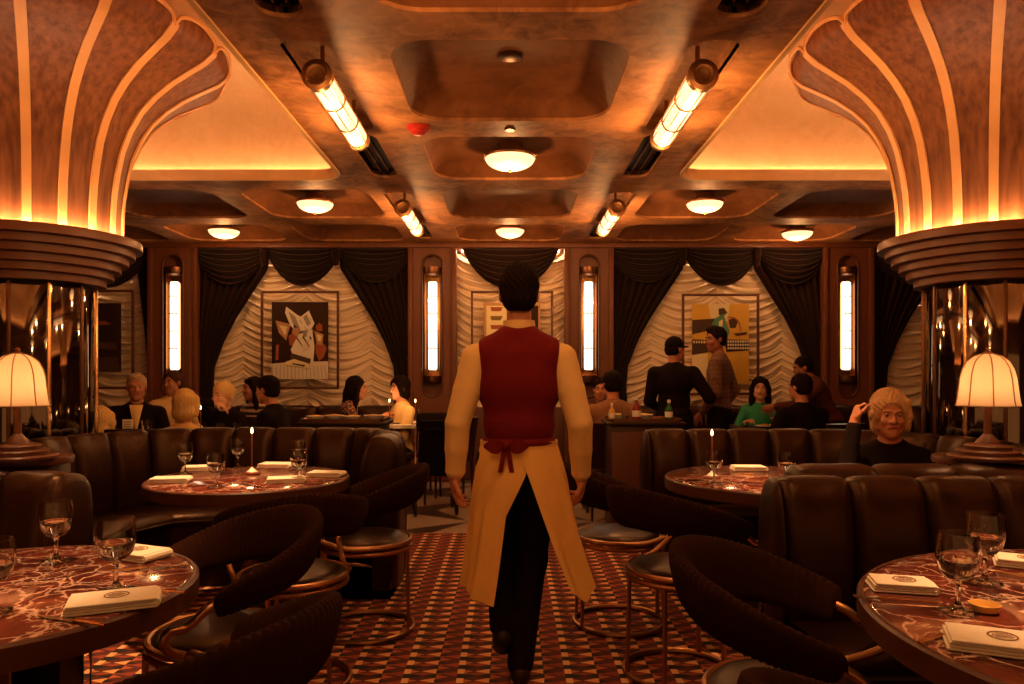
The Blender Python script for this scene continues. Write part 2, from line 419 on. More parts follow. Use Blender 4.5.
# vaulted recesses
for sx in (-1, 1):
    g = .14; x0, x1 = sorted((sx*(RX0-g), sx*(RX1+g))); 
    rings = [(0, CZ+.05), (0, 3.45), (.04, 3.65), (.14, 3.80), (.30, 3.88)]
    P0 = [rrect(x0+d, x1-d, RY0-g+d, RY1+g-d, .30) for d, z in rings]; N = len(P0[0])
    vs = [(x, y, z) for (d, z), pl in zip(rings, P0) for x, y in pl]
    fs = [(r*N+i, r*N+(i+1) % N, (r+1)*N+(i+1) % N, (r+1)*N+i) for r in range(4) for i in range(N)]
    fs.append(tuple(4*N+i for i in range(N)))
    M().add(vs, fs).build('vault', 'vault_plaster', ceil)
    # lip that hides the cove strip
    lip = [rrect(min(sx*RX0, sx*RX1)-q, max(sx*RX0, sx*RX1)+q, RY0-q, RY1+q, .22+q) for q in (-.008, .02)]
    N = len(lip[0]); vs = [(x, y, z) for pl, z in ((lip[0], CZ-.012), (lip[0], CZ+.075), (lip[1], CZ+.075), (lip[1], CZ-.012)) for x, y in pl]
    M().add(vs, [(r*N+i, r*N+(i+1) % N, ((r+1) % 4)*N+(i+1) % N, ((r+1) % 4)*N+i) for r in range(4) for i in range(N)]).build('cove_lip', 'vault_plaster', ceil)
    st = rrect(min(sx*RX0, sx*RX1)-.07, max(sx*RX0, sx*RX1)+.07, RY0-.07, RY1+.07, .25)
    t = thing('cove_strip', 'warm light strip hidden in the lip of the ceiling recess around the '+('left' if sx < 0 else 'right')+' fluted column', 'light strip')
    M().tube([(x, y, CZ+.065) for x, y in st], .012, 6, closed=True).build('strip', 'cove_light', t)

# ---- fluted column capitals, ledges, mirrored shafts
PROF = [(.515, 2.16), (.52, 2.35), (.53, 2.48), (.548, 2.60), (.58, 2.75), (.63, 2.88), (.70, 3.0), (.79, 3.10), (.90, 3.19), (1.02, 3.265), (1.11, 3.32), (1.17, 3.375), (1.195, 3.43), (1.20, 3.475)]
def prof(t):
    x = max(0, min(len(PROF)-1.001, t*(len(PROF)-1))); i = int(x); f = x-i
    return PROF[i][0]*(1-f)+PROF[i+1][0]*f, PROF[i][1]*(1-f)+PROF[i+1][1]*f
NF = 18
def column(sx):
    cx, cy = sx*3.1, 4.8
    t = thing('fluted_column', 'tall mirrored column with a flaring fluted wooden capital, at the '+('left' if sx < 0 else 'right')+' side of the dining room', 'column', (cx, cy, 0))
    t['kind'] = 'structure'
    ph = math.atan2(-4.8, -cx) + R(-3 if sx < 0 else 3)
    seg = 14
    def tend(f):                       # lobed rim: high in the middle of a flute, low at the stripe
        return .86+.14*math.sqrt(max(0, 1-(2*f-1)**2))
    def surf(off=0., ext=0.):
        def fn(u, v):
            k = u*NF; f = k-math.floor(k); tt = v*(tend(f)+ext); r, z = prof(min(tt, 1))
            bulge = .02*r*(1-(2*f-1)**2)*(1 if tt > .2 else tt/.2)
            r2 = r-off-bulge*.6; a = ph+2*PI*u
            return (r2*math.cos(a), r2*math.sin(a), z+off*.5)
        return fn
    M().grid(surf(), NF*seg, 40, closeu=False).build('capital', 'flute_wood', t)
    M().grid(surf(.05), NF*seg, 30).build('inner_shell', 'gold_stripe', t)
    for k in range(NF):                # raised gold stripe between flutes
        a = ph+2*PI*k/NF; pts = []; 
        m = M(); vs = []; nn = 34
        for j in range(nn+1):
            r, z = prof(.87*j/nn); wd = .023+.006*j/nn
            for q, o_ in ((-1, .0), (-1, .014), (1, .014), (1, .0)):
                rr = r+o_; vs.append((rr*math.cos(a)-q*wd*math.sin(a), rr*math.sin(a)+q*wd*math.cos(a), z))
        fs = [(j*4+i, j*4+(i+1) % 4, (j+1)*4+(i+1) % 4, (j+1)*4+i) for j in range(nn) for i in range(4)]
        m.add(vs, fs)
        m.tube([Vector((( prof(tend(f))[0]+.004)*math.cos(a+2*PI/NF*f), (prof(tend(f))[0]+.004)*math.sin(a+2*PI/NF*f), prof(tend(f))[1])) for f in [i/16 for i in range(17)]], .013, 6)
        m.build('stripe', 'gold_stripe', t)
    # stepped ledge
    pr = [(.505, 2.10), (.57, 2.10), (.575, 2.18), (.64, 2.19), (.645, 2.175), (.645, 2.135), (.60, 2.13), (.60, 2.085), (.56, 2.08), (.56, 2.035), (.515, 2.03), (.515, 1.985), (.47, 1.98), (.47, 1.935), (.425, 1.93), (.425, 1.885), (.30, 1.88)]
    M().lathe(pr, 96).build('ledge', 'ledge_wood', t, angle=30)
    M().lathe([(.556, 2.14), (.568, 2.14), (.568, 2.155), (.556, 2.155), (.556, 2.14)], 72).build('glow_strip', 'ledge_light', t)
    M().lathe([(.0, .0), (.34, .0), (.34, 1.9), (0, 1.9)], 48).build('shaft', 'near_black', t)
    npn = 11
    for k in range(npn):
        a = 2*PI*k/npn+.1; T = Matrix.Rotation(a, 4, 'Z')
        M().box((.350, 0, .98), (.012, .190, 1.8), .004, T).build('mirror_panel', 'mirror', t)
        T2 = Matrix.Rotation(a+PI/npn, 4, 'Z')
        M().box((.366, 0, .98), (.022, .022, 1.8), .007, T2).build('mullion', 'dark_bronze' if k % 3 else 'bright_brass', t)
    M().lathe([(.34, 0), (.40, 0), (.40, .12), (.36, .14)], 48).build('plinth', 'dark_bronze', t)
column(-1); column(1)

# ---- ceiling lights
def tube_lamp(i, sx, y0, lab):
    t = thing('tube_ceiling_light', lab, 'ceiling light', (sx*.965, y0+.17, CZ-.095), group='glass tube ceiling lights')
    M().tube([(0, .05, 0), (0, .98, 0)], .060, 24).build('glass_tube', 'tube_light', t)
    for k, (y, rr) in enumerate(((0, .078), (1.0, .072))):
        m = M(); m.lathe([(0, -.03), (.03, -.032), (.034, -.026), (.05, -.028), (.054, -.022), (rr, -.018), (rr, .02), (.05, .024), (0, .024)], 28, m=Matrix.Translation((0, y+.02, 0)) @ Matrix.Rotation(PI/2 if k else -PI/2, 4, 'X'))
        m.build('end_cap', 'brass', t)
    for k in range(8):
        a = 2*PI*k/8+.2; M().tube([(.066*math.cos(a), .04, .066*math.sin(a)), (.066*math.cos(a), .99, .066*math.sin(a))], .004, 6).build('cage_bar', 'brass', t)
    for y in (.34, .68):
        M().tube([(.067*math.cos(a), y, .067*math.sin(a)) for a in [2*PI*q/24 for q in range(24)]], .005, 6, closed=True).build('cage_ring', 'brass', t)
    for y in (.12, .88): M().tube([(0, y, .06), (0, y, .19)], .012, 10).build('bracket', 'brass', t)
labs = {(-1, 0): 'brass tube ceiling light above the dining tables, left row', (1, 0): 'brass tube ceiling light above the dining tables, on the right',
        (-1, 1): 'large caged glass tube ceiling light beside the red smoke detector', (1, 1): 'large caged glass tube ceiling light across the ceiling from the red smoke detector',
        (-1, 2): 'smaller caged glass tube ceiling light near the back wall, left of the centre dome light', (1, 2): 'smaller caged glass tube ceiling light near the back wall, right of the centre dome light'}
for sx, y0 in slots:
    k = {0: 0, 3: 1, 6: 2}[int(y0)]; tube_lamp(k, sx, y0, labs[(sx, k)])
for sx in (-1, 1):
    for j, (a, b) in enumerate(((2.22, 3.30), (4.91, 5.99), (7.87, 8.68))):
        where = ['overhead', 'behind the large tube light', 'behind the small tube light'][j]
        t = thing('ceiling_vent', 'black linear air slot in the ceiling '+where+(', left row' if sx < 0 else ', right row'), 'vent', (sx*1.0, (a+b)/2, CZ+.06), group='linear ceiling slots')
        M().box((0, 0, 0), (.17, b-a-.12, .02), .003).build('vent_plate', 'near_black', t)
        for q in (-.03, .03): M().box((q, 0, -.02), (.012, b-a-.16, .03), .003).build('vent_blade', 'dark_bronze', t)
domes = [(0, 5.5, .20, 'largest dome light, in the middle coffer between the tube lights'), (0, 8.25, .17, 'small dome light in the middle of the ceiling, above the waiter'),
         (-1.83, 6.95, .18, 'dome light left of the small tube lights'), (1.83, 6.95, .18, 'dome light right of the small tube lights'),
         (-3.2, 8.28, .18, 'dome light before the left window drapes'), (3.26, 8.4, .18, 'dome light before the right window drapes'), (0, 2.68, .2, 'dome light overhead, in a middle coffer'), (0, -.2, .2, 'dome light behind the entrance end of the room')]
for (x, y, r, lab) in domes:
    t = thing('dome_ceiling_light', 'round ribbed glass '+lab, 'ceiling light', (x, y, CZ+.02), group='ribbed dome ceiling lights')
    M().lathe([(0, .085), (r*.5, .085), (r*.55, .03), (r*.98, .012), (r, 0), (r*.97, -.014), (r*.9, -.01)], 40).build('brass_rim', 'brass', t)
    M().lathe([(r*.92*math.cos(q), -.008-.085*math.sin(q)) for q in [PI/2*k/10 for k in range(11)]], 64, lobes=lambda a, z: 1+.012*math.cos(24*a)).build('glass_bowl', 'dome_light', t)
    M().sph((0, 0, -.098), (.012, .012, .014)).build('finial', 'brass', t)
t = thing('smoke_detector', 'round red smoke detector on the ceiling between tube light and coffers', 'smoke detector', (-.59, 4.76, CZ))
M().lathe([(0, 0), (.075, 0), (.078, -.012), (.06, -.022), (0, -.022)], 32).build('base', 'red_plastic', t)
M().lathe([(.048, -.02), (.05, -.04), (.035, -.05), (0, -.052)], 32).build('sensor', 'red_plastic', t)
for (y, r, z) in ((3.98, .07, CZ+.12), (4.80, .035, CZ)):
    t = tag(M().lathe([(0, 0), (r, 0), (r, -.008), (r*.8, -.014), (0, -.014)], 28, c=(0, y, z+.003)).build('sprinkler_cover', 'dark_bronze'),
            'round metal sprinkler cover '+('inside the large middle ceiling coffer' if r > .05 else 'on the plaster rib before the large dome light'), 'sprinkler')

# ================================================================== BACK WALL
PIL = [(-4.34, -3.86), (-1.18, -.71), (.72, 1.20), (3.86, 4.36)]
for k, (a, b) in enumerate(PIL):
    c = (a+b)/2; hw = .125; z0, z1 = 1.03, 2.76
    st = []
    for q in range(13): st.append((c+hw*math.cos(R(180-15*q)) , z1-hw+hw*math.sin(R(180-15*q))))
    for q in range(13): st.append((c+hw*math.cos(R(-15*q)), z0+hw+hw*math.sin(R(-15*q))))
    T = Matrix.Translation((0, WY+.06, 0)) @ Matrix.Rotation(PI/2, 4, 'X')
    m = plate([(a, 0), (b, 0), (b, CZ), (a, CZ)], [st], 0, .06, T)
    m.box(((a+b)/2, WY+.20, CZ/2), (b-a, .22, CZ), 0)
    m.box((a-.03, WY+.02, CZ/2), (.06, .12, CZ), .012).box((b+.03, WY+.02, CZ/2), (.06, .12, CZ), .012)
    tr = struct(m.build('trim_%d' % (k+3), 'wall_wood'))
    rimpts = [(x, WY-.004, z) for x, z in st]
    M().tube(rimpts, .012, 8, closed=True).build('niche_rim', 'walnut', tr)
    side = ['behind the man in the white shirt', 'just left of the waiter', 'just right of the waiter', 'before the right mirrored column'][k]
    t = thing('wall_sconce', 'tall glowing glass wall sconce in a wood niche '+side, 'wall light', (c, WY+.05, 1.90), group=None)
    M().box((0, .03, 0), (.235, .015, 1.28), .004).build('back_plate', 'bright_brass', t)
    for s_ in (-1, 1): M().box((s_*.095, -.005, 0), (.022, .06, 1.26), .01).build('side_rail', 'brass', t)
    M().box((0, 0, 0), (.105, .05, 1.08), .02, seg=3).build('glass_panel', 'sconce_light', t)
    for z in (-.28, -.065, .15, .36): M().box((0, -.028, z), (.118, .006, .010), .002).build('muntin', 'dark_bronze', t)
    M().box((-.018, -.029, 0), (.005, .005, 1.07), .001).build('muntin', 'dark_bronze', t); M().box((.03, -.029, 0), (.005, .005, 1.07), .001).build('muntin', 'dark_bronze', t)
    for s_ in (-1, 1):
        M().lathe([(0, -.05), (.07, -.05), (.105, -.03), (.112, 0), (.112, .05), (0, .05)], 28, c=(0, -.005, s_*.66)).build('end_cap', 'dark_bronze', t)
struct(M().box((0, WY+.12, CZ-.03), (2*XW, .34, .06), .01).build('trim_7', 'wall_wood'))
struct(M().box((0, WY+.22, .45), (2*XW, .18, .9), .01).build('trim_8', 'panel_wood'))

WIN = [(-3.80, -1.24, 'left'), (-.65, .66, 'centre'), (1.26, 3.80, 'right'), (-6.3, -4.40, 'far left'), (4.42, 6.3, 'far right')]
def shade(a, b, lab, ncol):
    W = b-a; cw = W/ncol; z0, z1 = .92, 2.80
    def fn(u, v):
        x = u*ncol; f = x-math.floor(x); zz = v
        sag = .14*(4*f*(1-f))           # folds hang between the gathered seams
        amp = .010+.016*4*f*(1-f)
        ph = (z1-z0)*v*9.5+sag*9.5*1.0+.5*math.sin(3*u*9+v*7)*.12
        ph += .22*math.sin(v*23+u*5)*math.sin(u*ncol*2.3+v*9); y = amp*(1+.4*math.sin(v*31+u*17))*math.sin(2*PI*ph*1.0)+.010*math.sin(2*PI*ph*2.3+u*14)
        y -= .05*(4*f*(1-f))-.02
        z = z0+(z1-z0)*v-(.05*4*f*(1-f) if v < .03 else 0)
        return (a+u*W, WY+.20+y, z)
    o = M().grid(fn, int(60*ncol), 230).build('festoon_shade', 'shade_cloth', angle=180)
    return tag(o, lab, 'window shade')
shade(-4.12, -.93, 'ruched cream festoon shade behind the collage picture of pale shapes', 4)
shade(-.69, .70, 'narrow ruched cream festoon shade directly behind the waiter', 2)
shade(.94, 4.19, 'ruched cream festoon shade behind the yellow picture', 4)
shade(-6.35, -4.36, 'ruched cream festoon shade partly hidden by the column on the left', 2)
shade(4.38, 6.35, 'ruched cream festoon shade between dark drape and column on the right', 2)
def swag(m, a, b, drop, z1=2.88, y=WY+.06):
    def fn(u, v):
        e = 4*u*(1-u); s = e**.75
        x = a+(b-a)*(u+ (u-.5)*.10*(1-v))
        z = z1-v*drop*s-(1-v)*0-.02*v
        ph = v*7*(1)+.25*math.sin(PI*u)
        return (x, y-.07*s*math.sin(PI*min(1, v*1.05))*1.0-.028*math.sin(2*PI*ph)*s-.03*s, z)
    m.grid(fn, 40, 70); return m
def valance(lab, spans, drops):
    t = thing('swag_valance', lab, 'valance', ((spans[0][0]+spans[-1][1])/2, WY+.06, 2.88)); ox = t.location
    for (a, b), d in zip(spans, drops):
        m = swag(M(), a-ox.x, b-ox.x, d, 0, 0); m.build('swag', 'curtain', t, angle=180)
    for (a, b) in spans[1:]:
        M().lathe([(0, 0), (.03, 0), (.05, -.10), (.03, -.24), (0, -.26)], 16, c=(a-ox.x, -.06, .0), lobes=lambda q, z: 1+.25*math.cos(6*q)).build('swag_knot', 'curtain', t, angle=180)
valance('three dark brown swags above the collage picture', [(-3.90, -2.92), (-2.99, -2.06), (-2.12, -1.16)], [.46, .48, .44])
valance('single deep dark brown swag above the waiter', [(-.58, .60)], [.52])
valance('three dark brown swags above the yellow picture', [(1.17, 2.16), (2.10, 3.06), (3.0, 3.90)], [.44, .48, .46])
valance('two dark brown swags over the window beside the left column', [(-5.4, -4.38), (-6.3, -5.35)], [.5, .5])
valance('two dark brown swags over the window beside the right column', [(4.36, 5.4), (5.35, 6.3)], [.44, .44])
def drape(x_edge, pts, lab, z0=.55):
    # hangs from the rail beside x_edge; pts = (z, x of the free edge) from top to bottom
    zs = [p[0] for p in pts]; xs = [p[1] for p in pts]
    def fn(u, v):
        z = 2.86-v*(2.86-z0)
        xi = float(np.interp(-z, [-q for q in zs], xs)); x = x_edge+(xi-x_edge)*u
        wd = abs(xi-x_edge); fold = .014+.03*wd
        return (x, WY+.10-fold*(math.sin(2*PI*u*8)+.35*math.sin(2*PI*u*19+v*4))-.02, z)
    return tag(M().grid(fn, 110, 60).build('drape', 'curtain', angle=180), lab, 'curtain')
def side(s, X, w0): return [(2.86, X+s*w0), (2.60, X+s*w0*.97), (2.3, X+s*w0*.76), (2.0, X+s*w0*.55), (1.7, X+s*w0*.38), (1.4, X+s*w0*.26), (1.15, X+s*w0*.24), (.5, X+s*w0*.27)]
drape(-3.86, side(1, -3.86, .92), 'dark brown drape left of the collage picture')
drape(-1.19, side(-1, -1.19, .92), 'dark brown drape right of the collage picture')
drape(1.20, side(1, 1.20, .95), 'dark brown drape left of the yellow picture')
drape(3.86, side(-1, 3.86, .90), 'dark brown drape right of the yellow picture')
drape(4.40, side(1, 4.40, .92), 'dark brown drape sweeping toward the right mirrored column')
drape(-4.40, side(-1, -4.40, .18), 'narrow dark brown drape beside the left mirrored column')
# hidden top lights washing the shades, and thin lights at the window jambs
for k, (a, b, nm) in enumerate(WIN):
    t = thing('window_wash_light', 'slim warm light strip at the top of the '+nm+' window', 'light strip', ((a+b)/2, WY+.15, 2.83))
    M().box((0, 0, 0), (b-a-.1, .02, .02), .004).build('strip', 'jamb_light', t)
for x in (-3.855, -1.19, -.70, .71, 1.21, 3.85):
    t = thing('jamb_light', 'thin vertical light line on the window edge '+{-3.855: 'beside the left sconce pilaster', -1.19: 'between the collage window and the sconce', -.70: 'immediately left of the waiter window', .71: 'immediately right of the waiter window', 1.21: 'between the sconce and the yellow-picture window', 3.85: 'beside the right sconce pilaster'}[x], 'light strip', (x, WY-.02, 2.0))
    M().box((0, 0, 0), (.012, .012, 1.7), .003).build('strip', 'sconce_light', t)

# ---- pictures (plain generic art)
def picture(cx, cz, w, h, lab, art, aw=None, ah=None, y=WY-.10, adz=0.):
    t = thing('framed_picture', lab, 'picture', (cx, y, cz)); fw = .028
    m = M()
    m.box((0, 0, h/2), (w, .03, fw), .004).box((0, 0, -h/2), (w, .03, fw), .004).box((-w/2, 0, 0), (fw, .03, h+fw), .004).box((w/2, 0, 0), (fw, .03, h+fw), .004)
    m.build('frame', 'walnut', t)
    aw = aw or w*.74; ah = ah or h*.76
    art(t, aw, ah, adz); return t
def poly(t, nm, pts, col, k, aw, ah, dz):
    m = MAT.get(col) or plain(col, COL[col]); y = -.004-.0012*k
    vs = [((x-.5)*aw, y, (.5-z)*ah+dz) for x, z in pts]
    M().add(vs, [tuple(range(len(vs)))]).build(nm, m, t, smooth=False)
COL = {'art_dark': (.022, .010, .008), 'art_white': (.85, .78, .68), 'art_grey': (.36, .32, .26), 'art_rust': (.35, .09, .03), 'art_tan': (.50, .28, .14), 'art_yellow': (.72, .42, .06),
       'art_cream': (.85, .72, .42), 'art_brown': (.07, .035, .02), 'art_green': (.10, .28, .16), 'art_stripe': (.75, .66, .56), 'art_olive': (.2, .12, .03)}
def art_collage(t, w, h, dz):
    M().box((0, .004, dz), (w, .014, h), .003).build('canvas', plain('art_dark', COL['art_dark']), t)
    P_ = lambda nm, pts, c, k: poly(t, nm, pts, c, k, w, h, dz)
    P_('painted_floor', [(0, .80), (.35, .78), (1, .77), (1, 1), (0, 1)], 'art_stripe', 1)
    for k in range(15): P_('painted_line', [(.02+k*.065, .82), (.028+k*.065, .82), (.02+k*.068, .99), (.008+k*.068, .99)], 'art_grey', 2)
    P_('painted_shape', [(.10, .55), (.24, .45), (.40, .5), (.36, .78), (.08, .77)], 'art_dark', 2)
    P_('painted_shape', [(.07, .24), (.34, .29), (.30, .38), (.26, .50), (.13, .40)], 'art_tan', 3)
    P_('painted_shape', [(.13, .30), (.28, .32), (.24, .44)], 'art_cream', 4)
    P_('painted_shape', [(.26, .06), (.46, .17), (.52, .19), (.66, .11), (.76, .28), (.70, .36), (.55, .40), (.47, .42), (.33, .30), (.24, .14)], 'art_white', 5)
    P_('painted_shape', [(.30, .12), (.42, .19), (.50, .34), (.40, .33)], 'art_grey', 6)
    P_('painted_shape', [(.62, .16), (.70, .28), (.63, .31), (.56, .20)], 'art_grey', 6)
    P_('painted_shape', [(.30, .44), (.42, .38), (.52, .44), (.44, .58), (.32, .56)], 'art_rust', 4)
    P_('painted_shape', [(.50, .38), (.72, .36), (.76, .58), (.74, .78), (.40, .74), (.34, .62)], 'art_white', 5)
    P_('painted_shape', [(.60, .50), (.68, .48), (.66, .62), (.54, .66)], 'art_stripe', 6)
    P_('painted_shape', [(.58, .38), (.64, .37), (.62, .45), (.54, .47)], 'art_grey', 7)
    P_('painted_shape', [(.34, .66), (.52, .70), (.70, .74), (.68, .80), (.44, .78), (.34, .74)], 'art_brown', 7)
    P_('painted_shape', [(.24, .78), (.40, .74), (.66, .80), (.66, .86), (.50, .84), (.26, .82)], 'art_cream', 8)
    P_('painted_shape', [(.36, .79), (.60, .82), (.58, .84), (.38, .81)], 'art_brown', 9)
    for k in range(9):
        x = .36+.045*k; z = .20+.03*((k*5) % 7); P_('painted_line', [(x, z), (x+.05, z+.05), (x+.045, z+.056), (x-.005, z+.008)], 'art_grey', 7)
        P_('painted_line', [(.44+.03*k, .44+.035*(k % 4)), (.47+.03*k, .47+.035*(k % 4)), (.46+.03*k, .50+.03*(k % 4)), (.43+.03*k, .46+.03*(k % 4))], 'art_brown' if k % 3 else 'art_olive', 8)
    P_('painted_shape', [(.40, .30), (.52, .36), (.46, .46), (.36, .40)], 'art_tan', 6)
    P_('painted_shape', [(.08, .56), (.13, .55), (.12, .75), (.07, .76)], 'art_rust', 5)
    P_('painted_shape', [(.76, .38), (.92, .42), (.90, .56), (.80, .55)], 'art_tan', 6)
    P_('painted_shape', [(.80, .42), (.89, .44), (.87, .51), (.82, .5)], 'art_cream', 7)
    P_('painted_shape', [(.84, .27), (.90, .30), (.90, .38), (.80, .38), (.78, .32)], 'art_rust', 6)
    P_('painted_shape', [(.78, .54), (.92, .54), (.98, .60), (.92, .72), (.84, .77), (.78, .66)], 'art_rust', 5)
def art_yellow(t, w, h, dz):
    M().box((0, .004, dz), (w, .014, h), .003).build('canvas', plain('art_yellow', COL['art_yellow']), t)
    P_ = lambda nm, pts, c, k: poly(t, nm, pts, c, k, w, h, dz)
    P_('painted_light', [(.28, 0), (.66, 0), (.62, .22), (.34, .24)], 'art_cream', 1)
    P_('painted_shape', [(.0, .62), (.28, .62), (.26, .9), (0, .98)], 'art_cream', 1)
    P_('painted_bar', [(0, .20), (.46, .18), (.44, .32), (.30, .33), (0, .38)], 'art_brown', 2)
    P_('painted_bar', [(.0, .44), (.30, .45), (.30, .60), (0, .64)], 'art_brown', 2)
    P_('painted_bar', [(.56, .44), (1, .45), (1, .58), (.60, .60)], 'art_dark', 2)
    for r in range(3):
        for k in range(9): P_('painted_key', [(.62+k*.043, .455+r*.042), (.65+k*.043, .455+r*.042), (.65+k*.043, .482+r*.042), (.62+k*.043, .482+r*.042)], 'art_stripe', 3)
    for k in range(6): P_('painted_key', [(.02+k*.045, .46), (.045+k*.045, .46), (.045+k*.045, .49), (.02+k*.045, .49)], 'art_cream', 3)
    P_('painted_bird', [(.46, .06), (.56, .05), (.62, .11), (.56, .15), (.60, .24), (.66, .34), (.62, .44), (.54, .40), (.48, .28), (.34, .26), (.40, .18), (.48, .15)], 'art_green', 4)
    P_('painted_bird', [(.46, .06), (.55, .05), (.61, .11), (.54, .13), (.47, .14)], 'art_brown', 5)
    P_('painted_wing', [(.47, .22), (.54, .19), (.53, .28), (.46, .30)], 'art_cream', 5)
    P_('painted_shape', [(.64, .20), (.74, .17), (.80, .22), (.76, .30), (.66, .30)], 'art_brown', 4)
    q = [(.62+.18*math.cos(R(a))+.06, .33-.17*math.sin(R(a))) for a in range(-40, 120, 10)]; 
    P_('painted_arc', q+[(x-.012, z+.012) for x, z in q[::-1]], 'art_rust', 5)
    P_('painted_shape', [(.72, .37), (.96, .35), (.96, .38), (.78, .40)], 'art_brown', 4)
def art_small(t, w, h, dz):
    P_ = lambda nm, pts, c, k: poly(t, nm, pts, c, k, w, h, dz)
    M().box((0, .004, dz), (w, .014, h), .003).build('canvas', plain('art_tan', COL['art_tan']), t)
    P_('painted_shape', [(.05, .04), (.42, .04), (.42, .96), (.05, .96)], 'art_cream', 1); P_('painted_shape', [(.55, .04), (.96, .04), (.96, .96), (.55, .96)], 'art_dark', 1)
    for k in range(7): P_('painted_bar', [(.12, .06+k*.13), (.34, .06+k*.13), (.30, .12+k*.13), (.14, .12+k*.13)], 'art_olive' if k % 2 else 'art_rust', 2)
def art_dark(t, w, h, dz):
    P_ = lambda nm, pts, c, k: poly(t, nm, pts, c, k, w, h, dz)
    M().box((0, .004, dz), (w, .014, h), .003).build('canvas', plain('art_dark', COL['art_dark']), t)
    P_('painted_shape', [(.4, .28), (.75, .26), (.85, .31), (.5, .33)], 'art_rust', 1); P_('painted_shape', [(.3, .55), (.9, .57), (.95, .68), (.4, .66)], 'art_brown', 1)
    P_('painted_shape', [(.1, .8), (.95, .78), (1, 1), (0, 1)], 'art_brown', 1)
def pic(x0, x1, y0, y1, lab, art, ax0, ax1, ay0, ay1, D=8.86):
    a = at(x0, y0, D); b = at(x1, y1, D); c = at(ax0, ay0, D); d = at(ax1, ay1, D)
    picture((a.x+b.x)/2, (a.z+b.z)/2, b.x-a.x, a.z-b.z, lab, art, d.x-c.x, c.z-d.z, D, (c.z+d.z)/2-(a.z+b.z)/2)
pic(262, 338, 292, 388, 'framed collage of pale angular shapes on a dark ground', art_collage, 272, 328.5, 302, 379)
pic(683, 758, 295, 394, 'framed yellow picture with a green bird and dark bars', art_yellow, 693, 750, 304, 384)
pic(472, 552, 292, 386, 'framed picture half hidden behind the head of the waiter', art_small, 484, 541, 303, 372)
pic(46, 133, 291, 388, 'framed dark picture seen beside the left mirrored column', art_dark, 60, 123, 303, 372)
# lamps' light: a point source just under every dome, a few along every tube
def lamp(name, loc, watts, col=(1, .45, .15), rad=.03, parent=None):
    l = bpy.data.lights.new(name, 'POINT'); l.energy = watts; l.color = col; l.shadow_soft_size = rad
    o = bpy.data.objects.new(name, l); C.objects.link(o); o.location = loc; return o
for (x, y, r, lab) in domes: lamp('dome_lamp', (x, y, CZ-.16), 12 if y > 6 else 12)
for sx, y0 in slots:
    for q in (.35, .95): lamp('tube_lamp', (sx*.965, y0+.17+q, CZ-.22), 11)

for x, y, wt in ((-1.50, 3.9, 620), (1.48, 3.9, 620), (-1.55, 2.1, 480), (1.66, 1.8, 480)):
    t = thing('recess_downlight', 'small brass downlight high in the ceiling recess above '+{3.9: 'the booth table', 2.1: 'the near table', 1.8: 'the near table'}[y]+(', left side' if x < 0 else ', right side'), 'ceiling light', (x, y, 3.80))
    M().lathe([(.0, .08), (.05, .08), (.055, .0), (.045, .0), (.04, .06), (0, .06)], 24).build('can', 'brass', t)
    l = bpy.data.lights.new('downlight_beam', 'SPOT'); l.energy = wt; l.color = (1, .52, .22); l.spot_size = R(32); l.spot_blend = .7; l.shadow_soft_size = .05
    o = bpy.data.objects.new('downlight_beam', l); C.objects.link(o); o.location = (x, y, 3.78)
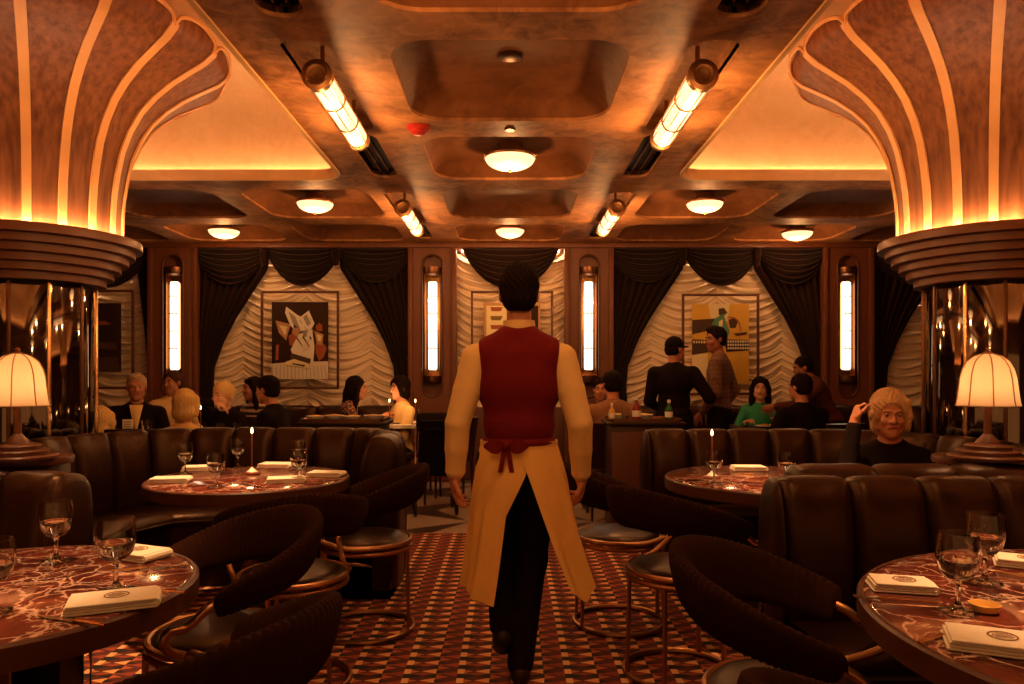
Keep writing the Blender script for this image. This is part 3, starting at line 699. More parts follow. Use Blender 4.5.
# ================================================================== SIGNED-DISTANCE BODIES
def smin(a, b, k):
    h = np.clip(.5+.5*(b-a)/k, 0, 1); return b*(1-h)+a*h-k*h*(1-h)
class Body:
    def __init__(s, k=.02): s.p = []; s.k = k
    def cap(s, a, b, ra, rb=None, op='u', k=None):
        a = np.array(a, float); b = np.array(b, float); rb = ra if rb is None else rb; ab = b-a; L = max(ab.dot(ab), 1e-9)
        def f(X):
            t = np.clip(((X-a) @ ab)/L, 0, 1); return np.linalg.norm(X-a-t[..., None]*ab, axis=-1)-(ra+(rb-ra)*t)
        m = max(ra, rb); s.p.append((f, np.minimum(a, b)-m, np.maximum(a, b)+m, op, k or s.k)); return s
    def ell(s, c, r, rot=None, op='u', k=None):
        c = np.array(c, float); r = np.array(r, float); Rm = np.eye(3) if rot is None else np.array(rot)
        def f(X):
            q = (X-c) @ Rm; k0 = np.linalg.norm(q/r, axis=-1); k1 = np.linalg.norm(q/(r*r), axis=-1)
            return np.where(k1 > 1e-6, k0*(k0-1)/np.maximum(k1, 1e-6), -r.min())
        m = r.max() if rot is not None else r; s.p.append((f, c-m, c+m, op, k or s.k)); return s
    def chain(s, pts, rads, **kw):
        for i in range(len(pts)-1): s.cap(pts[i], pts[i+1], rads[i], rads[i+1], **kw)
        return s
    def mesh(s, h):
        lo = np.min([p[1] for p in s.p if p[3] == 'u'], axis=0)-h*3-.01; hi = np.max([p[2] for p in s.p if p[3] == 'u'], axis=0)+h*3+.01
        n = np.ceil((hi-lo)/h).astype(int)+1; f = np.full(n, .08)
        ax = [lo[i]+h*np.arange(n[i]) for i in range(3)]
        for fn, a, b, op, k in s.p:
            pad = .03+k+h*2
            i0 = np.clip(((a-pad-lo)/h).astype(int), 0, n-1); i1 = np.clip(np.ceil((b+pad-lo)/h).astype(int)+1, 1, n)
            if (i1 <= i0).any(): continue
            sl = tuple(slice(i0[i], i1[i]) for i in range(3))
            X = np.stack(np.meshgrid(*[ax[i][sl[i]] for i in range(3)], indexing='ij'), -1)
            d = fn(X); g = f[sl]
            f[sl] = smin(g, d, k) if op == 'u' else -smin(-g, d, k)
        f = np.where(f == 0, 1e-6, f); sg = f < 0; N = np.array(f.shape)-1
        O = [(i, j, k) for i in (0, 1) for j in (0, 1) for k in (0, 1)]
        cut = lambda A, o: A[o[0]:o[0]+N[0], o[1]:o[1]+N[1], o[2]:o[2]+N[2]]
        cnt = sum(cut(sg, o).astype(int) for o in O); mask = (cnt > 0) & (cnt < 8)
        idx = -np.ones(mask.shape, int); cells = np.argwhere(mask); idx[mask] = np.arange(len(cells))
        acc = np.zeros((len(cells), 3)); nn = np.zeros(len(cells))
        for a in range(8):
            for b in range(a+1, 8):
                oa, ob = np.array(O[a]), np.array(O[b])
                if abs(oa-ob).sum() != 1: continue
                fa = f[tuple((cells+oa).T)]; fb = f[tuple((cells+ob).T)]; cr = (fa < 0) != (fb < 0)
                t = np.where(cr, fa/np.where(cr, fa-fb, 1), 0); acc += np.where(cr[:, None], oa+t[:, None]*(ob-oa), 0); nn += cr
        V = (cells+acc/nn[:, None])*h+lo; faces = []
        for x in range(3):
            y, z = (x+1) % 3, (x+2) % 3; e = np.eye(3, dtype=int)
            A = sg[tuple(slice(0, N[i]) if i == x else slice(None) for i in range(3))]; B = sg[tuple(slice(1, None) if i == x else slice(None) for i in range(3))]
            q = np.argwhere(A != B); q = q[(q[:, y] > 0) & (q[:, z] > 0) & (q[:, y] < N[y]) & (q[:, z] < N[z])]
            if not len(q): continue
            g = [idx[tuple((q-u).T)] for u in (0*e[0], e[y], e[y]+e[z], e[z])]; Q = np.stack(g, 1)
            ins = A[tuple(q.T)]; Q = np.where(ins[:, None], Q, Q[:, ::-1]); faces.append(Q[(Q >= 0).all(1)])
        Fa = np.concatenate(faces) if faces else np.zeros((0, 4), int)
        return V, Fa
    def build(s, name, material, parent, h=.01):
        V, Fa = s.mesh(h)
        if name == 'hair':             # strands: fine ridges running down from the crown
            c = s.hc; d = V-c; th = np.arctan2(d[:, 0], -d[:, 1]); rr = np.linalg.norm(d, axis=1, keepdims=True)
            V = V+d/rr*(.0034*np.sin(th*22+5*np.sin(d[:, 2]*45)+4*d[:, 2]/.1)+.0022*np.sin(th*57+1.5+d[:, 2]*20))[:, None]
        me = bpy.data.meshes.new(name); me.vertices.add(len(V)); me.vertices.foreach_set('co', V.ravel())
        me.loops.add(len(Fa)*4); me.loops.foreach_set('vertex_index', Fa.ravel().astype(np.int32))
        me.polygons.add(len(Fa)); me.polygons.foreach_set('loop_start', np.arange(0, len(Fa)*4, 4, dtype=np.int32))
        me.update(calc_edges=True); me.validate(); me.polygons.foreach_set('use_smooth', [True]*len(me.polygons))
        me.materials.append(MAT[material]); o = bpy.data.objects.new(name, me); C.objects.link(o)
        if parent is not None: o.parent = parent
        return o

def ik(a, b, l1, l2, pole):
    a = Vector(a); b = Vector(b); d = b-a; L = min(d.length, (l1+l2)*.995); dn = d.normalized(); b = a+dn*L
    x = (l1*l1-l2*l2+L*L)/(2*L); hgt = math.sqrt(max(0, l1*l1-x*x)); p = Vector(pole); p = (p-dn*p.dot(dn)).normalized()
    return a+dn*x+p*hgt, b
def hand(B, wrist, dirv, palm, s=1, curl=.35, fing=.0085, side=1):
    """palm plus five fingers; dirv points along the fingers, palm is the palm's normal, side=+1/-1 puts the thumb"""
    d = Vector(dirv).normalized(); n = Vector(palm); n = (n-d*n.dot(d)).normalized(); sd = d.cross(n)*side; w_ = Vector(wrist)
    c = w_+d*.05*s; Rm = np.array([list(sd), list(d), list(n)]).T
    B.ell(c, (.040*s, .050*s, .016*s), Rm, k=.012)
    B.cap(w_-d*.02*s, w_+d*.02*s, .024*s, .024*s, k=.02)
    for i, (o_, L) in enumerate(((-.028, .072), (-.009, .082), (.010, .078), (.028, .060))):
        p = w_+d*.085*s+sd*o_*s; a = 0; q = [p]; 
        for k, f_ in enumerate((.45, .32, .25)):
            a += curl*(1+.15*i); v = d*math.cos(a)+n*math.sin(a); q.append(q[-1]+v*L*f_*s)
        B.chain(q, [fing*s, fing*s*.95, fing*s*.88, fing*s*.75], k=.004)
    p = w_+d*.03*s-sd*.032*s; v = (d*.75-sd*.55+n*.35).normalized(); p2 = p+v*.042*s; v2 = (d*.9-sd*.15+n*.45).normalized()
    B.chain([p, p2, p2+v2*.032*s], [.011*s, .0095*s, .008*s], k=.006)

def person(name, label, pos, face, pose='sit', scale=1.0, lean=0., hands=None, head=(0, 0), skin='skin', top='black_cloth', legs='black_cloth', hair=('short', 'hair_dark'),
           collar=None, h=.012, build=1.0, seat=.47, group=None, extra=None, legpts=None, elbow_out=.4, jacket=False, hcurl=.35, shoes='near_black', sleeve=1.0, neckskin=True, twist=0., poles=(None, None)):
    """+Y is where the person faces, +X their right hand"""
    t = thing(name, label, 'person', pos, face, group); t.scale = (scale,)*3
    hz = .94 if pose == 'stand' else seat+.09
    hip = Vector((0, 0, hz)); sp = Vector((0, math.sin(lean), math.cos(lean))); Rl = Matrix.Rotation(-lean, 3, 'X')
    def S(x, y, z): return hip+Rl @ Vector((x, y, z))
    b = build; B = Body(.03); T = Body(.035)
    for G, e in ((B, -.012), (T, .004)):
        rr = np.array(Rl)
        G.ell(S(0, .0, .02), (.155*b+e, .115*b+e, .11+e), rr); G.ell(S(0, .005, .16), (.138*b+e, .10*b+e, .15+e), rr)
        G.ell(S(0, .0, .34), (.165*b+e, .112*b+e, .16+e), rr); G.cap(S(-.13, -.01, .435), S(.13, -.01, .435), .060+e, k=.06); G.cap(S(-.12, -.015, .44), S(-.03, -.01, .50), .045+e, .05+e, k=.05); G.cap(S(.12, -.015, .44), S(.03, -.01, .50), .045+e, .05+e, k=.05)
        G.cap(S(0, -.01, .44), S(0, .0, .51 if G is B else .472), .075+e, (.055 if G is B else .064)+e, k=.05)
    nb = S(0, 0, .50); hc = S(0, .035, .68); yaw, pitch = head
    Rh = Matrix.Rotation(yaw, 3, 'Z') @ Matrix.Rotation(pitch-lean*.25, 3, 'X')
    Hn = lambda x, y, z: hc+Rh @ Vector((x, y, z)); RH = np.array(Rh)
    B.cap(nb, Hn(0, -.02, -.05), .056, .052, k=.03)
    sh = [S(-.168*b, -.01, .435), S(.168*b, -.01, .435)]
    hands = hands or [None, None]
    wr = []
    for i, sd in enumerate((-1, 1)):
        tg = hands[i]
        if tg is None: tg = (sd*.26*b, .06, hz-.02) if pose == 'stand' else (sd*.17, .33, hz+.22)
        el, wv = ik(sh[i], tg, .29, .255, poles[i] or (sd*elbow_out, -.5, -.55)); wr.append((el, wv))
        B.chain([sh[i], el, wv], [.046, .035, .024], k=.02)
        T.chain([sh[i], el], [.066*b, .052*b], k=.03); T.cap(el, el+(wv-el)*.93*sleeve, .052*b, .037, k=.02)
        fd = (wv-el).normalized(); hand(B, wv+fd*.01, fd+Vector((0, .1, -.15)), Vector((-sd, 0, -.3)) if pose == 'stand' else Vector((-sd*.4, 0, -1)), 1, hcurl, side=sd)
    # legs
    L = Body(.03)
    for i, sd in enumerate((-1, 1)):
        if legpts: q = [Vector(v) for v in legpts[i]]
        elif pose == 'stand': q = [Vector((sd*.09, 0, hz-.03)), Vector((sd*.10, .02, .50)), Vector((sd*.105, -.02, .085)), Vector((sd*.13, .14, .035))]
        else: q = [Vector((sd*.09, .02, hz-.01)), Vector((sd*.13, .43, seat+.06)), Vector((sd*.13, .44, .10)), Vector((sd*.14, .57, .035))]
        B.chain(q[:3], [.075, .048, .033], k=.03)
        L.chain(q[:3], [.092*b, .062, .048], k=.03)
        Sh = Body(.012); Sh.chain([q[2]+Vector((0, -.02, -.03)), q[2]*.4+q[3]*.6, q[3]], [.043, .044, .036]); Sh.build('shoe', shoes, t, h); L.ell(hip+Vector((0, 0, -.02)), (.145*b, .115*b, .10))
    # head
    B.ell(Hn(0, -.018, .035), (.076, .094, .088), RH, k=.02); B.ell(Hn(0, .028, -.035), (.057, .058, .078), RH, k=.03)
    B.ell(Hn(0, .058, -.092), (.024, .022, .020), RH, k=.025); B.cap(Hn(-.045, .02, -.065), Hn(0, .055, -.095), .022, .018, k=.03); B.cap(Hn(.045, .02, -.065), Hn(0, .055, -.095), .022, .018, k=.03)
    for s_ in (-1, 1):
        B.ell(Hn(s_*.032, .093, .006), (.016, .016, .011), RH, op='s', k=.012)
        B.ell(Hn(s_*.034, .070, -.028), (.024, .018, .022), RH, k=.02)
        B.ell(Hn(s_*.077, -.008, -.005), (.010, .020, .031), RH, k=.006)
        B.cap(Hn(s_*.014, .088, .022), Hn(s_*.045, .078, .024), .007, .006, k=.012)
    B.chain([Hn(0, .085, .010), Hn(0, .106, -.030)], [.008, .0125], k=.008); B.cap(Hn(-.012, .090, -.033), Hn(.012, .090, -.033), .009, k=.008)
    B.cap(Hn(-.020, .082, -.060), Hn(.020, .082, -.060), .009, k=.01)
    B.build('body', skin, t, h)
    for s_ in (-1, 1):
        M().sph(Hn(s_*.031, .0745, .006), .0118, nu=12, nv=8).build('eye', 'eye_white', t)
        M().sph(Hn(s_*.031, .0738, .0100), (.0130, .0118, .0108), nu=12, nv=8).build('eyelid', skin, t)
        M().sph(Hn(s_*.031, .0812, .004), (.0062, .0058, .0062), nu=10, nv=6).build('iris', 'iris', t)
        M().tube([Hn(s_*.014, .0925, .026), Hn(s_*.03, .0905, .030), Hn(s_*.048, .080, .026)], .0042, 6, smooth=3).build('eyebrow', hair[1] if hair[1] != 'hair_blond' else 'hair_brown', t)
    M().tube([Hn(-.021, .088, -.060), Hn(-.008, .093, -.058), Hn(.008, .093, -.058), Hn(.021, .088, -.060)], .0052, 8, smooth=3).build('lips', 'lip', t)
    # hair
    H = Body(.02); st = hair[0]; H.hc = np.array(Hn(0, -.02, .05))
    if st in ('short', 'side', 'long', 'bob', 'bun'):
        H.ell(Hn(0, -.022, .040), (.084, .102, .094), RH); H.ell(Hn(0, -.045, -.01), (.074, .072, .075), RH)
        if st == 'side': H.ell(Hn(.01, .02, .10), (.066, .066, .028), RH)
        if st == 'bob':
            H.ell(Hn(0, -.025, .046), (.090, .108, .098), RH); H.ell(Hn(0, -.05, -.05), (.088, .078, .078), RH)
            for s_ in (-1, 1): H.chain([Hn(s_*.068, .035, .065), Hn(s_*.080, .022, 0), Hn(s_*.078, .015, -.068)], [.026, .024, .020])
        if st == 'long':
            H.ell(Hn(0, -.05, -.03), (.09, .07, .10), RH)
            for s_ in (-1, 1):
                H.chain([Hn(s_*.06, .035, .085), Hn(s_*.084, .01, 0), Hn(s_*.085, 0, -.12), Hn(s_*.09, -.01, -.22)], [.022, .026, .03, .022])
            H.chain([Hn(0, -.07, -.05), Hn(0, -.09, -.24)], [.075, .06])
        if st == 'bun': H.ell(Hn(0, -.13, .02), (.04, .04, .04), RH)
        fc = (.064, .075, .082) if st == 'long' else (.068, .08, .092) if st == 'bob' else (.074, .08, .088)
        H.ell(Hn(0, .095, -.022 if st != 'bob' else -.024), fc, RH, op='s', k=.012)
        if st in ('short', 'side', 'bun'):
            H.ell(Hn(0, -.02, -.13), (.12, .13, .075), RH, op='s', k=.01)
            for s_ in (-1, 1): H.ell(Hn(s_*.085, .0, -.03), (.022, .034, .05), RH, op='s', k=.01)
        H.build('hair', hair[1], t, h*.8)
    elif st in ('cap', 'beanie'):
        H.ell(Hn(0, -.045, -.005), (.078, .07, .07), RH); H.ell(Hn(0, .095, -.022), (.074, .08, .088), RH, op='s'); H.ell(Hn(0, -.02, -.13), (.12, .13, .075), RH, op='s', k=.01)
        H.build('hair', hair[1], t, h*.8); K = Body(.01)
        K.ell(Hn(0, -.012, .045), (.088, .105, .092), RH); K.ell(Hn(0, -.01, -.045), (.14, .15, .072), RH, op='s', k=.006)
        if st == 'cap': K.ell(Hn(0, .125, .030), (.062, .062, .009), RH, k=.012)
        K.build('hat', 'black_cloth' if st == 'cap' else 'hair_dark', t, h*.7)
    if extra: extra(T, B, S, Hn, sh, wr)
    T.build('jacket' if jacket else 'shirt', top, t, h)
    L.build('trousers', legs, t, h*1.2)
    if collar:
        m = M(); c0 = nb+Rl @ Vector((0, .0, -.01))
        m.grid(lambda u, v: c0+Rl @ Vector(((.074-.008*v)*math.cos(2*PI*u), .070*math.sin(2*PI*u)+.008, -.012+.048*v-.03*max(0, math.sin(2*PI*u))**3)), 32, 3); m.solid(.004)
        m.build('collar', collar, t)
        if jacket:
            v_ = [S(-.058, .080*b, .52), S(.058, .080*b, .52), S(.008, .137*b, .27), S(-.008, .137*b, .27)]
            M().grid(lambda u, v: (v_[0].lerp(v_[1], u)).lerp(v_[3].lerp(v_[2], u), v)+Vector((0, .004+.014*math.sin(PI*u)+.022*math.sin(PI*min(1, v*1.1))*1.0, 0)), 8, 10).solid(.004).build('shirt_front', collar, t)
    t['_S'] = 0; del t['_S']
    return t, S, Hn, wr
mat('table_rim', (.075, .025, .011), .35)
# ================================================================== BANQUETTES
def path_of(pts, r=.0, k=10):
    p = crom([Vector((x, y, 0)) for x, y in pts], k); d = [0]
    for a, b in zip(p, p[1:]): d.append(d[-1]+(b-a).length)
    return p, d
def along(p, d, s):
    s = max(0, min(d[-1], s)); i = max(1, min(len(d)-1, int(np.searchsorted(d, s)))); f = (s-d[i-1])/max(1e-9, d[i]-d[i-1])
    q = p[i-1].lerp(p[i], f); a = p[max(0, i-2)]; b = p[min(len(p)-1, i+1)]; t = (b-a).normalized(); return q, t
def booth(label, pts, inner, top=.95, pw=.27, group='tufted leather banquettes', seat=True, depth=.52):
    """pts: centre line of the back in plan; inner=+1 when the seat lies to the left of the direction of travel"""
    p, d = path_of(pts); L = d[-1]; n = max(1, round(L/pw)); t = thing('leather_banquette', label, 'booth seat', (p[0].x, p[0].y, 0), group=None)
    o = Vector((p[0].x, p[0].y, 0)); q90 = lambda v: Vector((-v.y, v.x, 0))*inner
    sec = [(.085, .40), (.12, .50), (.135, .64), (.12, .78), (.095, .88), (.06, .935), (.02, .95), (-.03, .945), (-.075, .92), (-.095, .86), (-.10, .70), (-.10, .40), (-.09, .06)]
    sec = [(a, z*top/.95 if z > .5 else z) for a, z in sec]; sv = crom([Vector((a, z, 0)) for a, z in sec], 3)
    for k in range(n):
        def fn(u, v, k=k):
            q, tt = along(p, d, (k+.5+(u-.5)*.995)*L/n); nn = q90(tt); j = min(len(sv)-1, int(round(v*(len(sv)-1)))); a, z = sv[j].x, sv[j].y
            e = abs(2*u-1); b = 1-e**7; topf = max(0, (z-top*.85)/(top*.15))
            dep = .66+.34*b - .05*topf*(1-b); pk = .012*topf*math.cos(PI*(2*u-1))*.5
            a2 = a*dep*(1+0*pk); z2 = z-(1-b)*.014*topf
            # slack puckers running down from the top corners
            a2 += .006*math.sin(9*u+14*(z-.9))*topf
            return q+nn*a2+Vector((0, 0, z2))-o
        M().grid(fn, 14, len(sv)-1).build('back_panel', 'leather', t, angle=75)
    # core so that the seams are dark and closed
    m = M(); N = max(8, int(L/.06))
    def core(u, v):
        q, tt = along(p, d, u*L); nn = q90(tt); a, z = [(.05, .05), (.06, .5), (.06, top-.07), (.02, top-.045), (-.04, top-.05), (-.055, top-.09), (-.055, .05)][int(round(v*6))]; return q+nn*a+Vector((0, 0, z))-o
    m.grid(core, N, 6); m.f.append(tuple(range(7))); m.f.append(tuple(N*7+i for i in range(6, -1, -1))); m.build('back_core', 'leather', t)
    for s_ in (0, L):
        q, tt = along(p, d, s_); nn = q90(tt); sg = -1 if s_ == 0 else 1
        def cap_(u, v, q=q, tt=tt, nn=nn, sg=sg):
            j = u*(len(sv)-1); i = int(min(len(sv)-2, j)); pt = sv[i].lerp(sv[i+1], j-i); c = Vector((.02, .5, 0)); r_ = math.sin(v*PI/2); w_ = c.lerp(pt, .0+1.0*r_*.99)
            return q+nn*w_.x+Vector((0, 0, w_.y))+tt*sg*.045*math.cos(v*PI/2)-o
        M().grid(cap_, 40, 8).build('end_panel', 'leather', t, angle=80)
    if seat:
        ss = [(.10, .40), (.10, .455), (.16, .475), (.30, .485), (depth-.08, .48), (depth, .455), (depth+.012, .42), (depth, .385), (depth-.05, .38), (.10, .38)]
        def sf(u, v):
            q, tt = along(p, d, u*L); nn = q90(tt); a, z = ss[int(round(v*9))]; return q+nn*a+Vector((0, 0, z))-o
        m = M(); m.grid(sf, N, 9); m.build('seat', 'seat_leather', t, angle=60)
        M().tube([sf(i/N, 6/9)+Vector((0, 0, 0)) for i in range(N+1)], .008, 6).build('piping', 'leather', t)
        def pf(u, v):
            q, tt = along(p, d, u*L); nn = q90(tt); a, z = [(-.05, .38), (depth-.07, .38), (depth-.07, .0), (-.05, .0)][int(round(v*3))]; return q+nn*a+Vector((0, 0, z))-o
        M().grid(pf, N, 3).build('plinth', 'dark_wood', t)
    return t
# U-shaped booths round the four tables
booth('long curved tufted leather booth behind the laid table on the left, five glasses before it', [(-.75, 4.30), (-.76, 4.70), (-.98, 4.97), (-1.5, 5.02), (-2.0, 5.0), (-2.4, 4.80), (-2.62, 4.35), (-2.66, 3.9), (-2.66, 3.25)], 1)
booth('long tufted leather booth behind the candle table, below the two standing men', [(2.66, 3.35), (2.66, 3.9), (2.60, 4.35), (2.35, 4.72), (1.95, 4.88), (1.45, 4.90), (.90, 4.88)], 1)
booth('tufted leather booth end below the lit lamp on the left', [(-1.66, 2.80), (-1.95, 2.85), (-2.5, 2.85), (-3.0, 2.85)], -1 if False else 1, top=.94)
booth('tall tufted leather booth directly behind the table with two large wine glasses', [(3.0, 2.66), (2.3, 2.66), (1.6, 2.66), (.945, 2.66)], 1, top=.945, pw=.262)
booth('tufted leather booth back facing away, under the woman with blond hair', [(1.12, 2.92), (1.7, 2.92), (2.4, 2.92), (3.0, 2.92)], 1, top=.955, pw=.30, seat=False)
booth('dark leather wall banquette under the collage picture', [(-1.3, 8.75), (-2.5, 8.75), (-3.9, 8.75), (-6.2, 8.75)], 1, top=.94, pw=.5, depth=.48)
booth('dark leather wall banquette under the yellow picture', [(6.2, 8.75), (4.2, 8.75), (2.5, 8.75), (1.3, 8.75)], 1, top=.94, pw=.5, depth=.48)

# lamp ledges between back-to-back booths
for sx, lab in ((-1, 'left'), (1, 'right')):
    x = -2.01 if sx < 0 else 1.95
    t = thing('lamp_pedestal', 'dark wooden ledge carrying the lit table lamp, '+('beside the booth end on the left' if sx < 0 else 'behind the booth on the right'), 'pedestal', (x, 3.12, 0))
    M().box((0, 0, .47), (.24, .16, .935), .02).build('body', 'dark_wood', t)
    M().lathe([(0, .92), (.150, .935), (.155, .95), (.150, .965), (0, .965)], 48).build('top', 'walnut', t)
def table_lamp(loc, lab):
    t = thing('table_lamp', lab, 'lamp', loc); t.scale = (.88,)*3
    M().lathe([(0, 0), (.165, 0), (.168, .012), (.16, .018), (.13, .02), (.132, .036), (.124, .042), (.095, .044), (.097, .06), (.088, .066), (.05, .07), (.045, .085), (.03, .10), (.018, .115), (.0, .115)], 48).build('base', 'walnut', t)
    M().tube([(0, 0, .10), (0, 0, .30)], .017, 16).build('stem', 'ledge_wood', t)
    hs = .245; z0 = .245
    prof_ = [(.128, 0), (.122, .03), (.116, .08), (.110, .13), (.100, .17), (.082, .205), (.055, .228), (.025, .240)]
    lob = lambda a, z: 1+.03*abs(math.cos(4*a))
    M().lathe([(r, z+z0) for r, z in prof_], 96, lobes=lob).build('lamp_shade', 'lamp_fabric', t)
    for k in range(8):
        a = 2*PI*(k+.5)/8
        M().tube([((r+.0015)*math.cos(a), (r+.0015)*math.sin(a), z+z0) for r, z in prof_], .0028, 6, smooth=3).build('seam', 'brass', t)
    for r, z in ((.128, 0), ):
        M().tube([(r*lob(2*PI*k/96, 0)*math.cos(2*PI*k/96), r*lob(2*PI*k/96, 0)*math.sin(2*PI*k/96), z+z0) for k in range(96)], .003, 6, closed=True).build('trim', 'brass', t)
    M().lathe([(0, .0), (.02, 0), (.022, .008), (.008, .016), (.012, .026), (0, .034)], 20, c=(0, 0, z0+.238)).build('finial', 'brass', t)
    M().sph((0, 0, z0+.09), .028).build('bulb', 'lamp_bulb', t)
    M().tube([(.04, 0, z0+.06), (.045, 0, z0-.05)], .002, 6).build('pull_chain', 'brass', t)
    return t
table_lamp((-2.01, 3.02, .965), 'lit cream scalloped lamp on the ledge by the booth end on the left')
table_lamp((1.95, 3.02, .965), 'lit cream scalloped lamp near the blond woman')

# ================================================================== TABLES
def round_table(x, y, R_, lab, z=.75):
    t = thing('round_table', lab, 'table', (x, y, 0))
    M().lathe([(0, z-.045), (R_-.012, z-.045), (R_-.004, z-.04), (R_-.004, z-.004), (R_-.012, z), (0, z)], 96).build('tabletop', 'red_marble', t)
    M().lathe([(R_-.006, z-.062), (R_+.010, z-.062), (R_+.012, z-.05), (R_+.012, z-.008), (R_+.006, z-.002), (R_-.004, z-.002)], 96).build('rim', 'table_rim', t)
    M().lathe([(0, z-.05), (.16, z-.05), (.16, z-.065), (.05, z-.08), (.045, .06), (.06, .05), (.22, .03), (.235, .012), (.235, 0), (0, 0)], 40).build('pedestal', 'dark_bronze', t); return t
TA = (-1.36, 1.93, .495); TB = (1.60, 1.62, .75); TCc = (-1.405, 4.0, .515); TD = (1.40, 4.0, .54)
round_table(*TA, 'round red marble table at the lower left with folded napkins and two glasses')
round_table(*TB, 'round red marble table at the lower right with two large wine glasses')
round_table(*TCc, 'round red marble table laid for five in the curved booth, small candle in the middle')
round_table(*TD, 'round red marble table with one wine glass and slim candle lamp before the booth')

# ================================================================== HOOP CHAIRS
def make_chair(lab):
    t = thing('hoop_chair', lab, 'chair')
    Rr = .27; bz = .75
    def hoop(u):                       # u 0..1 from one arm end round the back to the other
        a = R(-112)+R(224)*u-PI/2; e = abs(2*u-1); fw = 0 if e < .8 else (e-.8)*.12
        x = Rr*math.cos(a)*(1.0); y = Rr*1.02*math.sin(a)+fw*.6; z = .752-.118*e**1.7; return Vector((x, y, z))
    def pf(u, v):
        c = hoop(u); e = abs(2*u-1); hh = .088*(1-.5*e**2); th = .033; rib = 1+.07*abs(math.sin(PI*60*u)); a = 2*PI*v
        out = Vector((c.x, c.y, 0)).normalized(); endf = math.sqrt(max(0, 1-max(0, (e-.965)/.035)**2)) if e > .965 else 1
        return c+out*(math.cos(a)*th*rib*endf+.03*math.sin(a))+Vector((0, 0, math.copysign(abs(math.sin(a))**.8, math.sin(a))*hh*rib*endf))
    M().grid(pf, 360, 16).build('padded_back', 'ribbed_fabric', t, angle=80)
    for s_ in (0, 1):
        a = hoop(s_); sg = 1 if a.x > 0 else -1; out = Vector((a.x, a.y, 0)).normalized()
        M().tube([hoop(abs(s_-.03)), a+Vector((0, .02, -.008)), a+Vector((0, .075, -.045)), Vector((a.x*1.02, a.y+.13, .585)), Vector((a.x*1.0, a.y+.12, .53)), Vector((sg*.235, .09, .468)), Vector((sg*.235, -.02, .462))], .0125, 10, smooth=6).build('arm_tube', 'brass', t)
    ring = lambda r, z, ry=1: [(r*math.cos(2*PI*k/48), r*ry*math.sin(2*PI*k/48), z) for k in range(48)]
    M().lathe([(0, .498), (.10, .497), (.17, .49), (.205, .478), (.215, .462), (.21, .445), (0, .44)], 48).build('seat', 'seat_leather', t)
    M().tube(ring(.222, .462), .0125, 8, closed=True).build('seat_ring', 'brass', t)
    M().tube(ring(.222, .432), .0125, 8, closed=True).build('frame_ring', 'brass', t)
    M().tube(ring(.235, .014), .014, 8, closed=True).build('base_ring', 'brass', t)
    for sg in (-1, 1):
        M().tube([(sg*.10, -.205, .43), (sg*.105, -.212, .02)], .009, 8).build('leg', 'brass', t)
        M().tube([(sg*.07, .215, .43), (sg*.07, .222, .02)], .011, 8).build('leg', 'brass', t)
    return t
def fdir(dx, dy): return math.atan2(-dx, dy)      # rotation that turns +Y to (dx, dy)
chairs = [(-.735, 3.80, (-1, -.15), 'hoop-backed chair turned sideways at the end of the curved booth table'),
          (-.92, 3.14, (-.45, .9), 'hoop-backed chair with its back to the camera before the five-glass table'),
          (-.94, 2.42, (-.75, -.66), 'hoop-backed chair pushed up to the lower left marble table'),
          (-.685, 1.58, (-.93, .36), 'dark hoop-backed chair at the bottom edge of the photo, by the lower left table'),
          (.575, 3.90, (1, .05), 'hoop-backed chair half hidden behind the waiter, facing the candle table'),
          (.74, 3.24, (.80, .60), 'hoop-backed chair angled to the candle table, its round seat in the aisle'),
          (.75, 1.97, (.90, -.38), 'large ribbed hoop-backed chair facing the lower right marble table'),
          (.68, 1.13, (.92, .38), 'hoop-backed chair cut off by the bottom edge, by the lower right table')]
c0 = make_chair(chairs[0][3])
for k, (x, y, d_, lab) in enumerate(chairs):
    if k == 0: c0.location = (x, y, 0); c0.rotation_euler = (0, 0, fdir(*d_))
    else: dup(c0, (x, y, 0), fdir(*d_), lab)

# ================================================================== TABLEWARE
def goblet(lab, loc=(0, 0, 0)):
    t = thing('stemmed_glass', lab, 'glass', loc)
    o = [(0, 0), (.034, 0), (.035, .003), (.012, .008), (.0055, .018), (.0045, .05), (.007, .062), (.022, .068), (.034, .082), (.0395, .105), (.0395, .125), (.036, .155)]
    i = [(.0348, .155), (.038, .125), (.038, .106), (.0325, .084), (.020, .071), (0, .069)]
    M().lathe(o+i, 32).build('glass_bowl', 'clear_glass', t, angle=70)
    M().lathe([(0, .0705), (.019, .0722), (.0315, .085), (.0368, .103), (.0368, .1035), (0, .1035)], 28).build('water', 'water', t); return t
def tumbler(lab, loc=(0, 0, 0), r=.034, hgt=.09, fill='water'):
    t = thing('drinking_glass', lab, 'glass', loc)
    M().lathe([(0, 0), (r*.85, 0), (r*.9, .004), (r, hgt), (r-.0015, hgt), (r*.86, .012), (0, .011)], 24).build('glass_wall', 'clear_glass', t, angle=60)
    M().lathe([(0, .0125), (r*.85, .0135), (r*.93, hgt*.6), (0, hgt*.6)], 20).build('drink', fill, t); return t
def candle_lamp(lab, loc=(0, 0, 0), s=1.):
    t = thing('candle_lamp', lab, 'candle lamp', loc)
    M().lathe([(0, 0), (.045, 0), (.046, .008), (.038, .012), (.03, .014), (0, .014)], 32).build('base', 'candle_metal', t)
    M().lathe([(.030, .014), (.018, .024), (.008, .034), (.0035, .04)], 28).build('cone', 'plate_white', t)
    M().tube([(0, 0, .03), (0, 0, .235)], .0038, 8).build('stick', 'candle_metal', t)
    M().lathe([(0, .228), (.005, .23), (.006, .245), (.0035, .258), (0, .262)], 12).build('flame_tip', 'flame_tip', t)
    lamp('candle_glow', (loc[0], loc[1]-.03, loc[2]+.27), 1.1, (1, .48, .18), .02)
    return t
